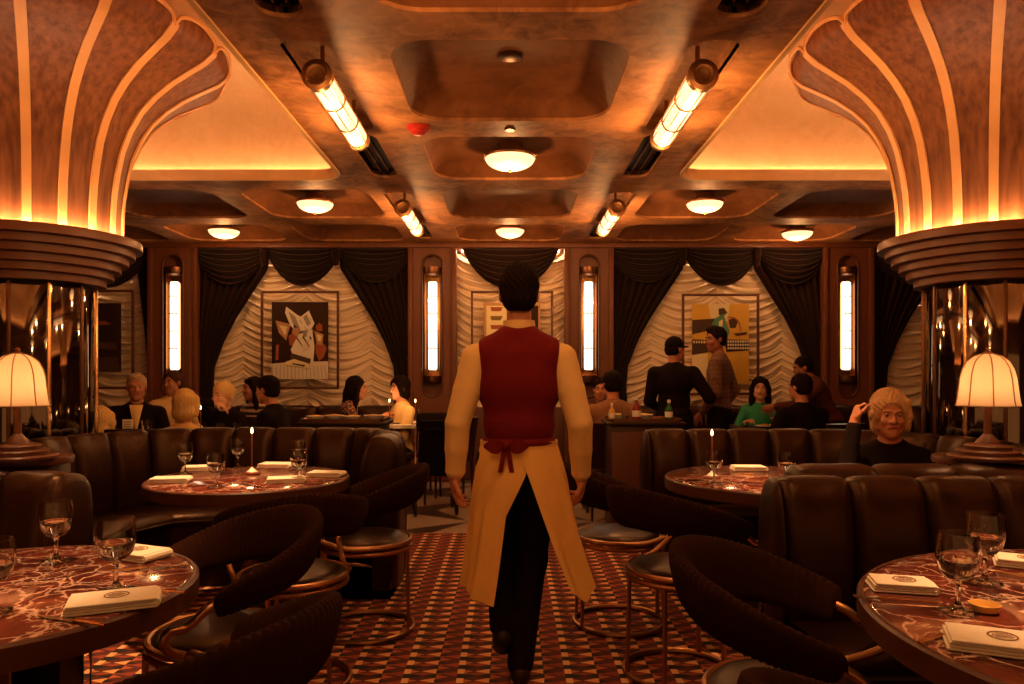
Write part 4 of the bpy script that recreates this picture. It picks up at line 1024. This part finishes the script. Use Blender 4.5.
def napkin(lab, loc, rz, w=.20, d=.115, emb=True):
    t = thing('folded_napkin', lab, 'napkin', loc, rz)
    m = M()
    for k in range(4): m.box((.002*(k % 2), -.001*k, .004+.0062*k), (w-.004*k, d-.003*(k % 3), .0056), .0026, seg=2)
    m.build('cloth', 'napkin', t)
    M().tube([(w/2-.004, -d/2+.004, .012), (w/2-.002, 0, .013), (w/2-.004, d/2-.004, .012)], .011, 8, smooth=3).build('fold', 'napkin', t)
    if emb:
        M().lathe([(.024, 0), (.026, .0012), (.028, 0)], 40, c=(.01, 0, .0266)).build('emblem_ring', 'emblem', t)
        m = M()
        for j, L_ in enumerate((.030, .040, .036, .022)): m.box((.01, -.012+.008*j, .0272), (L_, .0028, .0008), 0)
        m.build('emblem', 'emblem', t)
    return t
def cutlery(kind, lab, loc, rz):
    t = thing(kind, lab, kind.split('_')[-1], loc, rz)
    if 'knife' in kind:
        M().tube([(0, -.10, .005), (0, -.01, .006)], .0055, 8, flat=.6).build('handle', 'bright_brass', t)
        M().grid(lambda u, v: (-.008+.016*u*(1-.3*v), -.01+.11*v, .004+.002*math.sin(PI*u)), 4, 10).solid(.0015).build('blade', 'steel', t)
    else:
        M().tube([(0, -.10, .005), (0, .03, .006)], .004, 8, flat=.6).build('handle', 'bright_brass', t)
        m = M()
        for q in (-.009, -.003, .003, .009): m.tube([(q*.6, .03, .006), (q, .05, .004), (q, .09, .006)], .0014, 6)
        m.build('fork_head', 'steel', t)
    return t
TZ = .7505
# --- lower left table
goblet('stemmed water glass at the far edge of the lower left marble table', on(56, 561, TZ))
dupg = lambda src, px, py, lab, z=TZ, s=None, rz=0: dup(src, on(px, py, z), rz, lab, None, s or 1.1)
G0 = bpy.data.objects['stemmed_glass']; G0.scale = (1.16,)*3; G0['group'] = 'stemmed water glasses'
dupg(G0, 116, 590, 'stemmed water glass beside the napkin at the right end of the lower left table', s=1.2)
dupg(G0, -6, 612, 'stemmed glass cut by the picture edge on the lower left table')
napkin('folded cream napkin with round emblem at the front of the lower left table', on(112, 606, TZ), R(24), .20, .12)
napkin('folded cream napkin partly behind a glass on the lower left table', on(136, 557, TZ), R(-22), .18, .11)
cutlery('brass_knife', 'brass-handled knife lying before the front napkin on the lower left table', on(72, 622, TZ), R(70))
cutlery('brass_fork', 'fork on the far side of the front napkin, lower left table', on(150, 592, TZ), R(78))
cutlery('brass_knife', 'knife beside the napkin at the right end of the lower left table', on(150, 569, TZ), R(-68))
# --- lower right table
big = goblet('large wine glass on the lower right marble table, nearer the aisle', on(958, 612, TZ)); big['group'] = 'large wine glasses'; big.scale = (1.2,)*3
b2 = dup(big, on(985, 583, TZ), 0, 'large wine glass at the back of the lower right marble table')
napkin('folded cream napkin standing up slightly on the aisle side of the lower right table', on(900, 589, TZ), R(-14), .15, .10)
napkin('folded cream napkin with oval emblem cut by the corner, lower right table', on(997, 648, TZ), R(-24), .19, .12)
napkin('folded napkin by the glasses at the right picture edge', on(1024, 566, TZ), R(-30), .15, .10)
cutlery('brass_knife', 'brass-handled knife lying before the corner napkin on the lower right table', on(945, 636, TZ), R(-58))
cutlery('table_fork', 'dark fork behind the wine glasses on the lower right table', on(1008, 575, TZ), R(30))
cutlery('brass_fork', 'fork before the aisle-side napkin on the lower right table', on(893, 601, TZ), R(75))
m = M(); 
t = tag(M().lathe([(0, .0), (.028, .004), (.034, .02), (.033, .02), (.027, .006), (0, .004)], 20, c=(0, 0, 0)).build('glass_dish', 'butter_yellow'), 'small amber dish between the glasses and corner napkin', 'dish'); t.location = on(985, 612, TZ)
# --- five-place table in the curved booth
for px, py, lab in ((185, 474, 'stemmed glass at the left end of the booth table, by a napkin'), (216, 487, 'stemmed glass at the front of the booth table, second from its left end'), (238, 468, 'stemmed glass at the far side of the booth table, left of the candle'),
                    (299, 482, 'stemmed glass at the front of the booth table, right of the candle'), (298, 470, 'stemmed glass behind another one on the booth table')):
    dupg(G0, px, py, lab)
candle_lamp('slim lit candle lamp in the middle of the five-glass booth table', on(252, 474, TZ))
for px, py, rz, lab in ((170, 482, 10, 'folded napkin at the left front of the booth table'), (200, 470, 15, 'folded napkin behind the leftmost glass of the booth table'), (276, 467, -4, 'folded napkin flat behind the candle of the booth table'),
                        (285, 482, 14, 'folded napkin flat at the front of the booth table'), (326, 476, -6, 'thick folded napkin at the end of the booth table near the sideways chair')):
    napkin(lab, on(px, py, TZ), R(rz), .19, .12, emb=False)
cutlery('table_knife', 'knife crossing the front napkin of the booth table', on(252, 486, TZ), R(50))
# --- candle table on the right
dupg(G0, 714, 484, 'single stemmed glass beside the candle lamp on the right booth table')
candle_lamp('slim lit candle lamp behind the single glass on the right booth table', on(712, 482-4, TZ))
napkin('folded napkin with a knife on the candle table', on(748, 470, TZ), R(-4), .19, .12, emb=False)
cutlery('table_knife', 'dark knife in front of the napkin on the candle table', on(735, 474, TZ), R(80))
dupg(G0, 787, 486, 'stemmed glass half hidden by the tall booth, right end of the candle table')
tumbler('short drinking glass with a green drink behind the tall booth', on(812, 487, TZ), .036, .10)
# ================================================================== BACK TABLES, STATIONS, SMALL THINGS
def small_table(x, y, w, d, lab, cloth=None, z=.76):
    t = thing('dining_table', lab, 'table', (x, y, 0))
    M().box((0, 0, z-.02), (w, d, .04), .008).build('tabletop', 'dark_wood' if not cloth else 'walnut', t)
    M().lathe([(0, z-.04), (.05, z-.05), (.035, z-.10), (.035, .06), (.05, .04), (.24, .02), (.24, 0), (0, 0)], 24).build('pedestal', 'dark_bronze', t)
    if cloth:
        def fn(u, v):
            a = 2*PI*u; c, s_ = math.cos(a), math.sin(a); k = 1/max(abs(c), abs(s_)); r_ = min(1, v*1.6); dr = max(0, v-.625)/.375
            x_ = c*k*w/2*r_; y_ = s_*k*d/2*r_; f = .012*math.sin(a*14)*dr
            return (x_*(1+.02*dr)+c*(f+.006*(r_ >= 1)), y_*(1+.02*dr)+s_*(f+.006*(r_ >= 1)), z+.003-.035*dr)
        o = M().grid(fn, 96, 16).build('tablecloth', 'napkin', angle=60); o.location = (x, y, 0)
        tag(o, cloth, 'tablecloth')
    return t
small_table(-3.55, 6.9, 1.0, .7, 'dark table between the grey-haired man and the woman in yellow')
small_table(-2.35, 6.8, .9, .7, 'dark table before the smiling couple under the collage picture')
small_table(-1.30, 7.95, .80, .62, 'small table set between the two dark-haired women', 'white cloth on the table between the two dark-haired women', z=.78)
small_table(2.85, 7.75, 1.05, .7, 'dark table before the woman in green')
small_table(2.95, 5.75, .8, .6, 'dark table behind the long booth on the right, with two small glasses')
def station(x0, x1, y, lab):
    t = thing('service_station', lab, 'service station', ((x0+x1)/2, y, 0)); w = x1-x0
    M().box((0, 0, .45), (w-.04, .40, .88), .01).build('cabinet', 'dark_wood', t)
    M().box((0, 0, .905), (w+.02, .46, .03), .01).build('top', 'near_black', t)
    for s_ in (-1, 1): 
        dd = M().box((s_*w*.24, -.205, .46), (w*.44, .015, .76), .006).build('door', 'panel_wood', t)
        M().tube([(s_*.03, -.222, .50), (s_*.03, -.222, .60)], .006, 6).build('handle', 'brass', dd)
    rim = rrect(-w/2+.01, w/2-.01, -.21, .21, .05); N = len(rim)
    M().add([(x, yy, z) for z in (.92, .945) for x, yy in rim]+[(x*.98, yy*.96, .945) for x, yy in rim]+[(x*.97, yy*.94, .924) for x, yy in rim],
            [(r_*N+i, r_*N+(i+1) % N, (r_+1)*N+(i+1) % N, (r_+1)*N+i) for r_ in range(3) for i in range(N)]+[tuple(3*N+i for i in range(N))]).build('tray', 'dark_bronze', t)
station(-1.72, -1.02, 6.2, 'low dark service station with food on top, near the dark-haired women')
station(.80, 1.42, 6.2, 'low dark service station with bottles beside the man in the hoodie')
def bottle(lab, loc, m_='green_bottle', s=1.):
    t = thing('bottle', lab, 'bottle', loc, group=None); t.scale = (s,)*3
    M().lathe([(0, 0), (.030, 0), (.032, .006), (.032, .085), (.026, .105), (.012, .125), (.011, .15), (0, .15)], 20).build('glass_body', m_, t)
    M().lathe([(0, .148), (.0135, .148), (.0135, .172), (0, .174)], 16).build('cap', 'plate_white', t)
    M().lathe([(.0325, .03), (.0325, .075)], 20).build('paper_label', 'paper', t); return t
SZ = .925
bottle('green bottle on the service station, nearest the standing man in the cap', (1.31, 6.1, SZ), 'green_bottle')
bottle('tall red-brown bottle with pale cap on the service station', (1.04, 6.08, SZ), 'red_bottle', 1.15)
bottle('small pale bottle on the service station above the hoodie man', (.84, 6.1, SZ), 'butter_yellow', .85)
tumbler('little glass between the bottles on the service station', (.95, 6.12, SZ), .026, .10)
def bowl(lab, loc, r=.07, fill='food', nm='food_bowl'):
    t = thing(nm, lab, 'bowl', loc)
    M().lathe([(0, 0), (r*.5, 0), (r*.95, r*.45), (r, r*.55), (r*.93, r*.5), (r*.5, r*.15), (0, r*.12)], 24).build('bowl_body', 'plate_white', t)
    M().lathe([(r*.86, r*.40), (r*.5, r*.60), (0, r*.68)], 20, lobes=lambda a, z: 1+.06*math.sin(5*a)).build('food', fill, t); return t
for k, (x, lab) in enumerate(((-1.60, 'small bowl of food at the outer end of the low station'), (-1.45, 'small bowl of food, second from the outer end of the low station'), (-1.30, 'small bowl of food in the middle of the low station'), (-1.13, 'small bowl of food near the white-clothed table, on the low station'))):
    bowl(lab, (x, 6.08+.03*(k % 2), SZ), (.075+.008*(k % 2)), 'food' if k % 2 else 'butter_yellow')
for x, lab in ((1.12, 'shallow yellow dish behind the bottles of the station'), (.90, 'shallow yellow dish at the hoodie end of the station')):
    bowl(lab, (x, 6.22, SZ), .085, 'butter_yellow')
def plate_(lab, loc, r=.11):
    t = thing('dinner_plate', lab, 'plate', loc)
    M().lathe([(0, 0), (r*.6, 0), (r*.7, .006), (r, .014), (r*.98, .017), (r*.68, .009), (0, .004)], 32).build('plate_body', 'plate_white', t)
    M().sph((0, 0, .016), (r*.45, r*.4, .018)).build('food', 'food', t)
Z2 = .765
plate_('white plate of food on the white-clothed table, nearer the woman in pale yellow', (-1.16, 7.9, .785)); plate_('white plate of food on the white-clothed table, nearer the woman in a patterned blouse', (-1.42, 7.92, .785))
tumbler('squat drinking glass on the white-clothed table', (-1.60, 7.8, .785), .035, .10)
candle_lamp('slim candle lamp at the aisle edge of the white-clothed table', (-.99, 7.74, .785))
candle_lamp('slim candle lamp on the white-clothed table before the woman in pale yellow', (-1.27, 7.80, .785))
for x, y, lab in ((-3.72, 6.75, 'drinking glass before the grey-haired man, at the column side'), (-3.30, 6.72, 'drinking glass before the grey-haired man, at the blond side'), (-3.10, 6.95, 'small drinking glass between the woman in yellow and the wall sconce')):
    tumbler(lab, (x, y, Z2), .045, .13)
for x, y, lab in ((-2.62, 6.7, 'drinking glass before the smiling blond woman'), (-2.5, 6.78, 'second drinking glass before the smiling blond woman'), (-2.12, 6.7, 'drinking glass before the dark-haired man')):
    tumbler(lab, (x, y, Z2), .036, .10)
candle_lamp('slim lit candle lamp beside the woman in yellow', (-2.78, 6.65, Z2))
t = thing('menu_card', 'small upright white card with printed lines beside the grey-haired man', 'menu card', (-3.42, 6.62, Z2), R(8))
M().box((0, 0, .07), (.09, .004, .14), .001).build('card', 'paper', t)
for k in range(5): M().box((0, -.003, .035+.02*k), (.06, .001, .005), 0).build('print_line', 'emblem', t)
# right back tables
plate_('white plate on the table of the woman in green', (2.62, 7.6, Z2)); plate_('second white plate on the green-clad woman table, by the candle', (2.95, 7.62, Z2), .10)
t = thing('menu_sheet', 'bright white menu sheet lying on the table of the woman in green', 'menu', (2.92, 7.78, Z2+.004), R(6))
M().grid(lambda u, v: (-.17+.34*u, -.12+.24*v, .012*math.sin(PI*u)), 10, 2).solid(.002).build('paper_sheet', 'paper', t)
candle_lamp('slim lit candle lamp before the woman in green', (3.02, 7.48, Z2))
dup(G0, (2.78, 7.5, Z2), 0, 'stemmed glass before the woman in green'); dup(G0, (2.66, 7.45, Z2), 0, 'stemmed glass beside the standing man in the brown jacket')
tumbler('small glass on the table behind the right booth, by the man in black', (2.74, 5.6, Z2), .036, .09); tumbler('small glass on the table behind the right booth, by the blond woman', (3.08, 5.66, Z2), .036, .09)
candle_lamp('slim lit candle lamp on the table behind the right booth', (2.93, 5.6, Z2))
# side chairs
def side_chair(x, y, rz, lab, seat='seat_leather'):
    t = thing('dining_chair', lab, 'chair', (x, y, 0), rz)
    M().box((0, 0, .45), (.44, .44, .07), .025).build('seat', seat, t)
    M().grid(lambda u, v: (-.22+.44*u, -.21-.05*v-.03*math.sin(PI*u), .47+.40*v), 10, 6).solid(.04).build('backrest', seat, t)
    for sx in (-1, 1):
        for sy in (-1, 1): M().tube([(sx*.19, sy*.19, .42), (sx*.20, sy*.20, 0)], lambda f: .016-.005*f, 8).build('leg', 'dark_wood', t)
side_chair(-.62, 7.55, R(80), 'brown chair between the pale yellow woman and the waiter')
side_chair(-3.05, 6.12, 0, 'dark chair under the blond woman in yellow'); side_chair(-3.9, 7.42, PI, 'dark chair under the grey-haired man')
side_chair(-3.45, 7.62, PI, 'dark chair under the man in the white shirt'); side_chair(-2.48, 7.28, PI*.98, 'dark chair under the smiling blond woman')
side_chair(-1.95, 6.55, PI*.45, 'dark chair under the dark-haired man in a black jacket'); side_chair(-1.68, 7.92, -PI/2, 'dark chair under the woman in a patterned blouse')
side_chair(-1.0, 8.02, PI*.62, 'dark chair under the woman in pale yellow'); side_chair(.93, 6.78, 0, 'dark chair under the man in the hoodie')
side_chair(1.0, 7.9, PI, 'dark chair under the man seen behind the hoodie'); side_chair(2.68, 8.1, PI, 'dark chair under the woman in green')
side_chair(2.88, 6.75, R(20), 'dark chair under the man with short black hair, seen from behind'); side_chair(-2.75, 7.95, PI*.9, 'dark chair under the woman in a striped top')
side_chair(-3.75, 5.95, R(-10), 'dark chair near the left column under the guest in cream')
# folded pushchair by the aisle
t = thing('pushchair', 'black folded pushchair with pale tubes beside the white-clothed table', 'pushchair', (-.72, 7.05, 0), R(10))
for sx in (-1, 1):
    M().tube([(sx*.16, -.12, .98), (sx*.17, .05, .62), (sx*.19, .20, .08)], .011, 8, smooth=3).build('frame_tube', 'steel', t)
    M().tube([(sx*.17, .12, .80), (sx*.18, -.02, .45), (sx*.19, -.20, .08)], .011, 8, smooth=3).build('frame_tube', 'steel', t)
    for y in (-.20, .20): M().tube([(sx*.19+.07*0, y+.065*math.cos(a), .075+.065*math.sin(a)) for a in [2*PI*k/20 for k in range(20)]], .014, 8, closed=True).build('wheel', 'near_black', t)
M().grid(lambda u, v: (-.15+.30*u, -.14+.24*v+.06*math.sin(PI*u), .88-.55*v), 8, 8).solid(.03).build('fabric_seat', 'black_cloth', t)
M().grid(lambda u, v: (-.17+.34*u, -.10+.26*v, .78+.16*math.sin(PI*v)), 8, 8).solid(.012).build('hood', 'black_cloth', t)

# ================================================================== GUESTS
def shown(px, D): return (px-CX)/F*D
def seated(px, D, yhead, face, label, **kw):
    """seat a guest so that the top of the head shows at yhead"""
    top = EYE+(CY-yhead)/F*D; sc = kw.pop('scale', 1.0); base = .56+.68+.125
    sc = sc if sc else 1; z = top-base*sc
    if kw.get('hands'): kw['hands'] = [None if q is None else (q[0], q[1], q[2]+z/sc) for q in kw['hands']]
    return person('person', label, (shown(px, D), D, 0), face, 'sit', sc, seat=.47+z/sc, **kw)
seated(137, 7.35, 374, R(203), 'grey-haired smiling man in a black jacket and open white shirt', hair=('side', 'hair_grey'), top='black_cloth', collar='shirt', jacket=True, head=(.05, 0), hands=[(-.16, .32, .84), (.12, .34, .84)], scale=1.06, build=1.08, skin='skin')
seated(184, 6.25, 391, R(4), 'woman with a straight blond bob and yellow top, seen from behind', hair=('bob', 'hair_blond'), top='butter_yellow', build=.95, head=(0, -.05), scale=1.05)
seated(172, 7.8, 371, R(215), 'man in a white shirt turned toward the grey-haired man', hair=('short', 'hair_brown'), top='shirt', collar='shirt', head=(-.9, 0))
seated(228, 7.2, 381, R(170), 'smiling blond woman in black resting her chin on her hand', hair=('bun', 'hair_blond'), top='black_cloth', build=.88, head=(-.25, -.08), hands=[(-.10, .32, .80), (.03, .17, 1.15)], skin='skin_pale', lean=.1, elbow_out=.9)
seated(255, 7.9, 377, R(150), 'dark-haired woman in a black and cream striped top behind the couple', hair=('long', 'hair_dark'), top='striped_top', build=.88, head=(-.3, 0))
seated(279, 6.6, 375, R(80), 'dark-haired man in a black jacket facing the smiling blond woman', hair=('short', 'hair_dark'), top='black_cloth', collar='shirt', head=(-.1, 0), build=1.05, lean=.12, skin='skin')
seated(342, 7.9, 375, R(-80), 'dark-haired woman in a speckled brown blouse facing the woman in pale yellow', hair=('long', 'hair_dark'), top='patterned_blouse', build=.88, hands=[(-.12, .40, .86), (.14, .42, .92)], lean=.18)
seated(402, 8.0, 377, R(120), 'dark-haired woman in a pale yellow blouse with loose sleeves', hair=('bob', 'hair_dark'), top='shirt', build=1.0, head=(.15, 0), skin='skin_pale')
seated(98, 5.9, 408, R(-8), 'guest in a cream shirt sitting beside the left mirrored column', hair=('bob', 'hair_blond'), top='shirt', build=1.0)
seated(613, 6.7, 371, R(6), 'man with cropped black hair in a brown hooded sweatshirt, seen from behind', hair=('beanie', 'hair_dark'), top='hoodie_cloth', build=1.12,
       extra=lambda T, B, S, Hn, sh, wr: (T.ell(S(0, -.075, .47), (.105, .055, .075)), T.chain([S(-.09, -.02, .50), S(-.06, .06, .44), S(.06, .06, .44), S(.09, -.02, .50)], [.03]*4)))
seated(601, 8.0, 378, R(170), 'man facing the camera behind the man in the hooded sweatshirt', hair=('short', 'hair_dark'), top='black_cloth')
seated(760, 8.05, 377, R(164), 'woman with long dark hair in a green top', hair=('long', 'hair_dark'), top='green_cloth', build=.88, skin='skin_pale', hands=[(-.20, .30, .88), (.16, .30, .88)], neckskin=True)
seated(802, 6.75, 374, R(14), 'man with short black hair in a dark jacket, seen from behind near the green-clad woman', hair=('short', 'hair_dark'), top='black_cloth', build=1.12, head=(.25, 0))
# blond woman on the right booth
seated(890, 4.35, 391, R(152), 'older blond woman in black raising one hand, turned to look over the booth', hair=('bob', 'hair_ash'), top='black_cloth', skin='skin', head=(.22, -.02), h=.0062,
       hands=[(-.14, .30, .80), (.165, .22, 1.19)], poles=(None, (.12, .25, -1)), scale=1.08, hcurl=.9, lean=.04, build=.95)
# standing men
def standing(px, D, yhead, face, label, **kw):
    top = EYE+(CY-yhead)/F*D; sc = top/1.745
    return person('person', label, (shown(px, D), D, 0), face, 'stand', sc, **kw)
standing(674, 7.15, 337, R(-28), 'standing man in black with a black cap, hand on the other man\'s chest', hair=('cap', 'hair_dark'), top='black_cloth', build=1.16, poles=((-.25, -.6, -.5), (.7, -.1, -1)), hands=[(-.22, .24, 1.0), (.27, .20, 1.24)], skin='skin', head=(-.45, 0))
standing(719, 7.45, 327, R(60), 'standing dark-haired man in a brown checked jacket looking toward the man in the cap', hair=('side', 'hair_dark'), top='jacket_check', build=1.02, skin='skin_brown', collar='black_cloth', hands=[(-.20, .12, .90), (.26, .05, .90)], head=(.85, -.05))
# bending member of staff
standing(832, 7.3, 350, R(75), 'member of staff in a dark red-brown jacket leaning over the table on the right', hair=('short', 'hair_dark'), top='dark_red_cloth', build=1.1, lean=.42, hands=[(-.20, .62, 1.12), (.22, .58, 1.08)], skin='skin_brown', head=(.2, -.1))
# ================================================================== THE WAITER (walking away down the aisle)
def waiter():
    X, Y = shown(519, 3.2), 3.2
    t = thing('person', 'waiter in a dark red vest, white shirt and long apron walking down the aisle', 'person', (X, Y, 0))
    hz = .95; S = lambda x, y, z: Vector((x, y, z))
    B = Body(.03); T = Body(.03); V = Body(.025); L = Body(.03)
    for G, e in ((B, -.014), (T, .0), (V, .014)):
        if G is not V: G.ell((0, 0, .97), (.158+e, .115+e, .12+e))
        G.ell((0, 0, 1.10), (.142+e, .102+e, .15+e)); G.ell((0, -.005, 1.27), (.172+e, .113+e, .17+e))
        if G is V:
            G.cap((-.125, -.012, 1.39), (.125, -.012, 1.39), .076, k=.05); G.cap((0, -.015, 1.40), (0, -.012, 1.462), .092, .066, k=.04)
            for s_ in (-1, 1): G.cap((s_*.12, -.012, 1.40), (s_*.03, -.012, 1.465), .062, .062, k=.04)
        else:
            G.cap((-.145, -.01, 1.385), (.145, -.01, 1.385), .062+e, k=.05); G.cap((0, -.01, 1.40), (0, 0, 1.47), .08+e, .06+e, k=.05)
            for s_ in (-1, 1): G.cap((s_*.13, -.012, 1.39), (s_*.03, -.01, 1.455), .05+e, .05+e, k=.05)
    # the vest leaves the arm holes open
    for s_ in (-1, 1): V.ell((s_*.238, -.0, 1.34), (.075, .2, .20), op='s', k=.015)
    V.ell((0, 0, .90), (.3, .3, .11), op='s', k=.01); V.ell((0, .14, 1.45), (.06, .12, .14), op='s', k=.01)
    B.cap((0, 0, 1.46), (0, .01, 1.56), .056, .053)
    arms = [[(-.185, -.01, 1.375), (-.262, -.045, 1.10), (-.275, -.01, .885)], [(.185, -.01, 1.375), (.258, -.06, 1.10), (.272, .03, .875)]]
    for i, a in enumerate(arms):
        sd = -1 if i == 0 else 1; a = [Vector(q) for q in a]; B.chain(a, [.046, .034, .024])
        T.chain([a[0], a[0].lerp(a[1], .5), a[1]], [.066, .061, .054], k=.006); T.chain([a[1], a[1].lerp(a[2], .5), a[1].lerp(a[2], .95)], [.054, .050, .041], k=.006)
        T.cap(a[1].lerp(a[2], .90), a[1].lerp(a[2], .97), .041, .041, k=.006)
        fd = (a[2]-a[1]).normalized(); hand(B, a[2]+fd*.005, fd+Vector((0, .08, 0)), Vector((-sd, .15, 0)), 1.06, .45, .0092, side=sd)
    # walking legs: weight on the right foot, left foot pushed off behind
    leg = [[(-.09, .01, .93), (-.080, .16, .53), (-.070, -.05, .24)], [(.085, .0, .93), (.050, .02, .50), (.005, -.06, .085)]]
    foot = [[(-.070, -.09, .20), (-.070, -.01, .15), (-.072, .08, .11)], [(.005, -.09, .045), (.005, .0, .042), (.012, .10, .035)]]
    for q, ft in zip(leg, foot):
        B.chain(q, [.078, .050, .034]); L.chain(q, [.098, .070, .056]); B.chain(ft, [.035, .034, .03], k=.02)
        Sh = Body(.012); Sh.chain(ft, [.042, .044, .036]); Sh.build('shoe', 'near_black', t, .007)
    L.ell((0, 0, .94), (.150, .12, .11))
    # head seen from behind, turned slightly
    yaw = R(0); hc = Vector((0, .02, 1.655)); Rh = Matrix.Rotation(yaw, 3, 'Z'); RH = np.array(Rh); Hn = lambda x, y, z: hc+Rh @ Vector((x, y, z))
    B.ell(Hn(0, -.018, .035), (.076, .094, .090), RH, k=.02); B.ell(Hn(0, .028, -.035), (.057, .058, .078), RH, k=.03); B.ell(Hn(0, .058, -.092), (.026, .022, .020), RH, k=.025)
    for s_ in (-1, 1):
        B.ell(Hn(s_*.078, -.008, -.005), (.010, .020, .031), RH, k=.006); B.ell(Hn(s_*.032, .093, .006), (.016, .016, .011), RH, op='s', k=.012)
        M().sph(Hn(s_*.031, .0745, .006), .0118).build('eye', 'eye_white', t)
    B.chain([Hn(0, .085, .010), Hn(0, .106, -.030)], [.008, .0125], k=.008); B.cap(Hn(-.020, .082, -.060), Hn(.020, .082, -.060), .009, k=.01)
    B.build('body', 'skin', t, .0062)
    H = Body(.015); H.hc = np.array(Hn(0, -.02, .05)); H.ell(Hn(0, -.020, .040), (.086, .104, .096), RH); H.ell(Hn(0, -.045, -.015), (.076, .072, .070), RH)
    H.ell(Hn(0, .01, .10), (.07, .075, .04), RH); H.ell(Hn(0, .095, -.022), (.074, .08, .088), RH, op='s', k=.012); H.ell(Hn(0, -.03, -.145), (.12, .13, .075), RH, op='s', k=.01)
    for s_ in (-1, 1): H.ell(Hn(s_*.085, .0, -.03), (.022, .034, .045), RH, op='s', k=.01)
    H.build('hair', 'hair_dark', t, .006)
    T.build('shirt', 'shirt', t, .008); V.build('vest', 'vest', t, .007); L.build('trousers', 'black_cloth', t, .009)
    m = M(); m.grid(lambda u, v: ((.074-.006*v)*math.cos(2*PI*u), .072*math.sin(2*PI*u)-.004, 1.488+.052*v-.02*max(0, math.sin(2*PI*u))**3), 40, 4); m.solid(.005); m.build('collar', 'shirt', t)
    # vest back strap with a tied bow
    M().grid(lambda u, v: (.158*math.sin((u-.5)*2.6)*1.02, -.128*math.cos((u-.5)*2.6)+.004-.012*math.sin(PI*v), 1.000+.038*v), 30, 4).solid(.004).build('waist_band', 'vest', t)
    for s_ in (-1, 1):
        M().grid(lambda u, v, s_=s_: (-.055+s_*(.008+.085*u), -.142-.014*math.sin(PI*u), 1.012+(.006+.026*math.sin(PI*u**.8))*(2*v-1)), 12, 4).solid(.004).build('bow_loop', 'vest', t)
        M().grid(lambda u, v, s_=s_: (-.055+s_*(.006+.018*v)+(u-.5)*.020, -.141-.006*v, 1.008-.105*v), 3, 8).solid(.003).build('bow_end', 'vest', t)
    M().sph((-.055, -.148, 1.012), (.015, .012, .017)).build('bow_knot', 'vest', t)
    # apron wrapped round the hips, open at the back
    z0 = 1.02
    def ap(a0, a1, hem, flare, sw):
        def fn(u, v):
            z = z0-v*(z0-hem(u)); a = R(a0(v)+(a1(v)-a0(v))*u); r_ = 1+flare*v**1.3
            fold = .010*math.sin(u*22+v*2)*v+.006*math.sin(u*47)*v
            hip = 1+.17*math.sin(min(1, v*3)*PI/2)
            return (.164*hip*r_*math.sin(a)+sw[0]*v*v+fold*math.sin(a), -(.130*hip*r_)*math.cos(a)+.004+sw[1]*v*v-fold*math.cos(a), z)
        return fn
    # angle 0 = straight back (towards the camera), negative = his left
    lp = ap(lambda v: -178, lambda v: (26-34*min(1, v*2.2)-16*v), lambda u: .42+.03*math.sin(3*u)-.06*u, .14, (-.02, -.05))
    rp = ap(lambda v: (-14+50*v**.5), lambda v: 181, lambda u: .40+.26*abs(u-.16)**.8-.03, .34, (.055, -.07))
    m = M(); m.grid(lp, 70, 40).solid(.004).build('apron_side', 'apron', t, angle=80)
    m = M(); m.grid(rp, 60, 40).solid(.004).build('apron_side', 'apron', t, angle=80)
    M().grid(lambda u, v: (.168*math.sin(2*PI*u), -.134*math.cos(2*PI*u)+.003, z0-.03+.036*v), 60, 2).solid(.004).build('apron_band', 'apron', t)
    # trouser seam belt and shirt cuffs
    for i, a in enumerate(arms):
        p0 = Vector(a[1]).lerp(Vector(a[2]), .86); p1 = Vector(a[1]).lerp(Vector(a[2]), .99)
        M().tube([p0, p0.lerp(p1, .5), p1], .0435, 20, caps=False).solid(.003).build('cuff', 'shirt', t)
waiter()
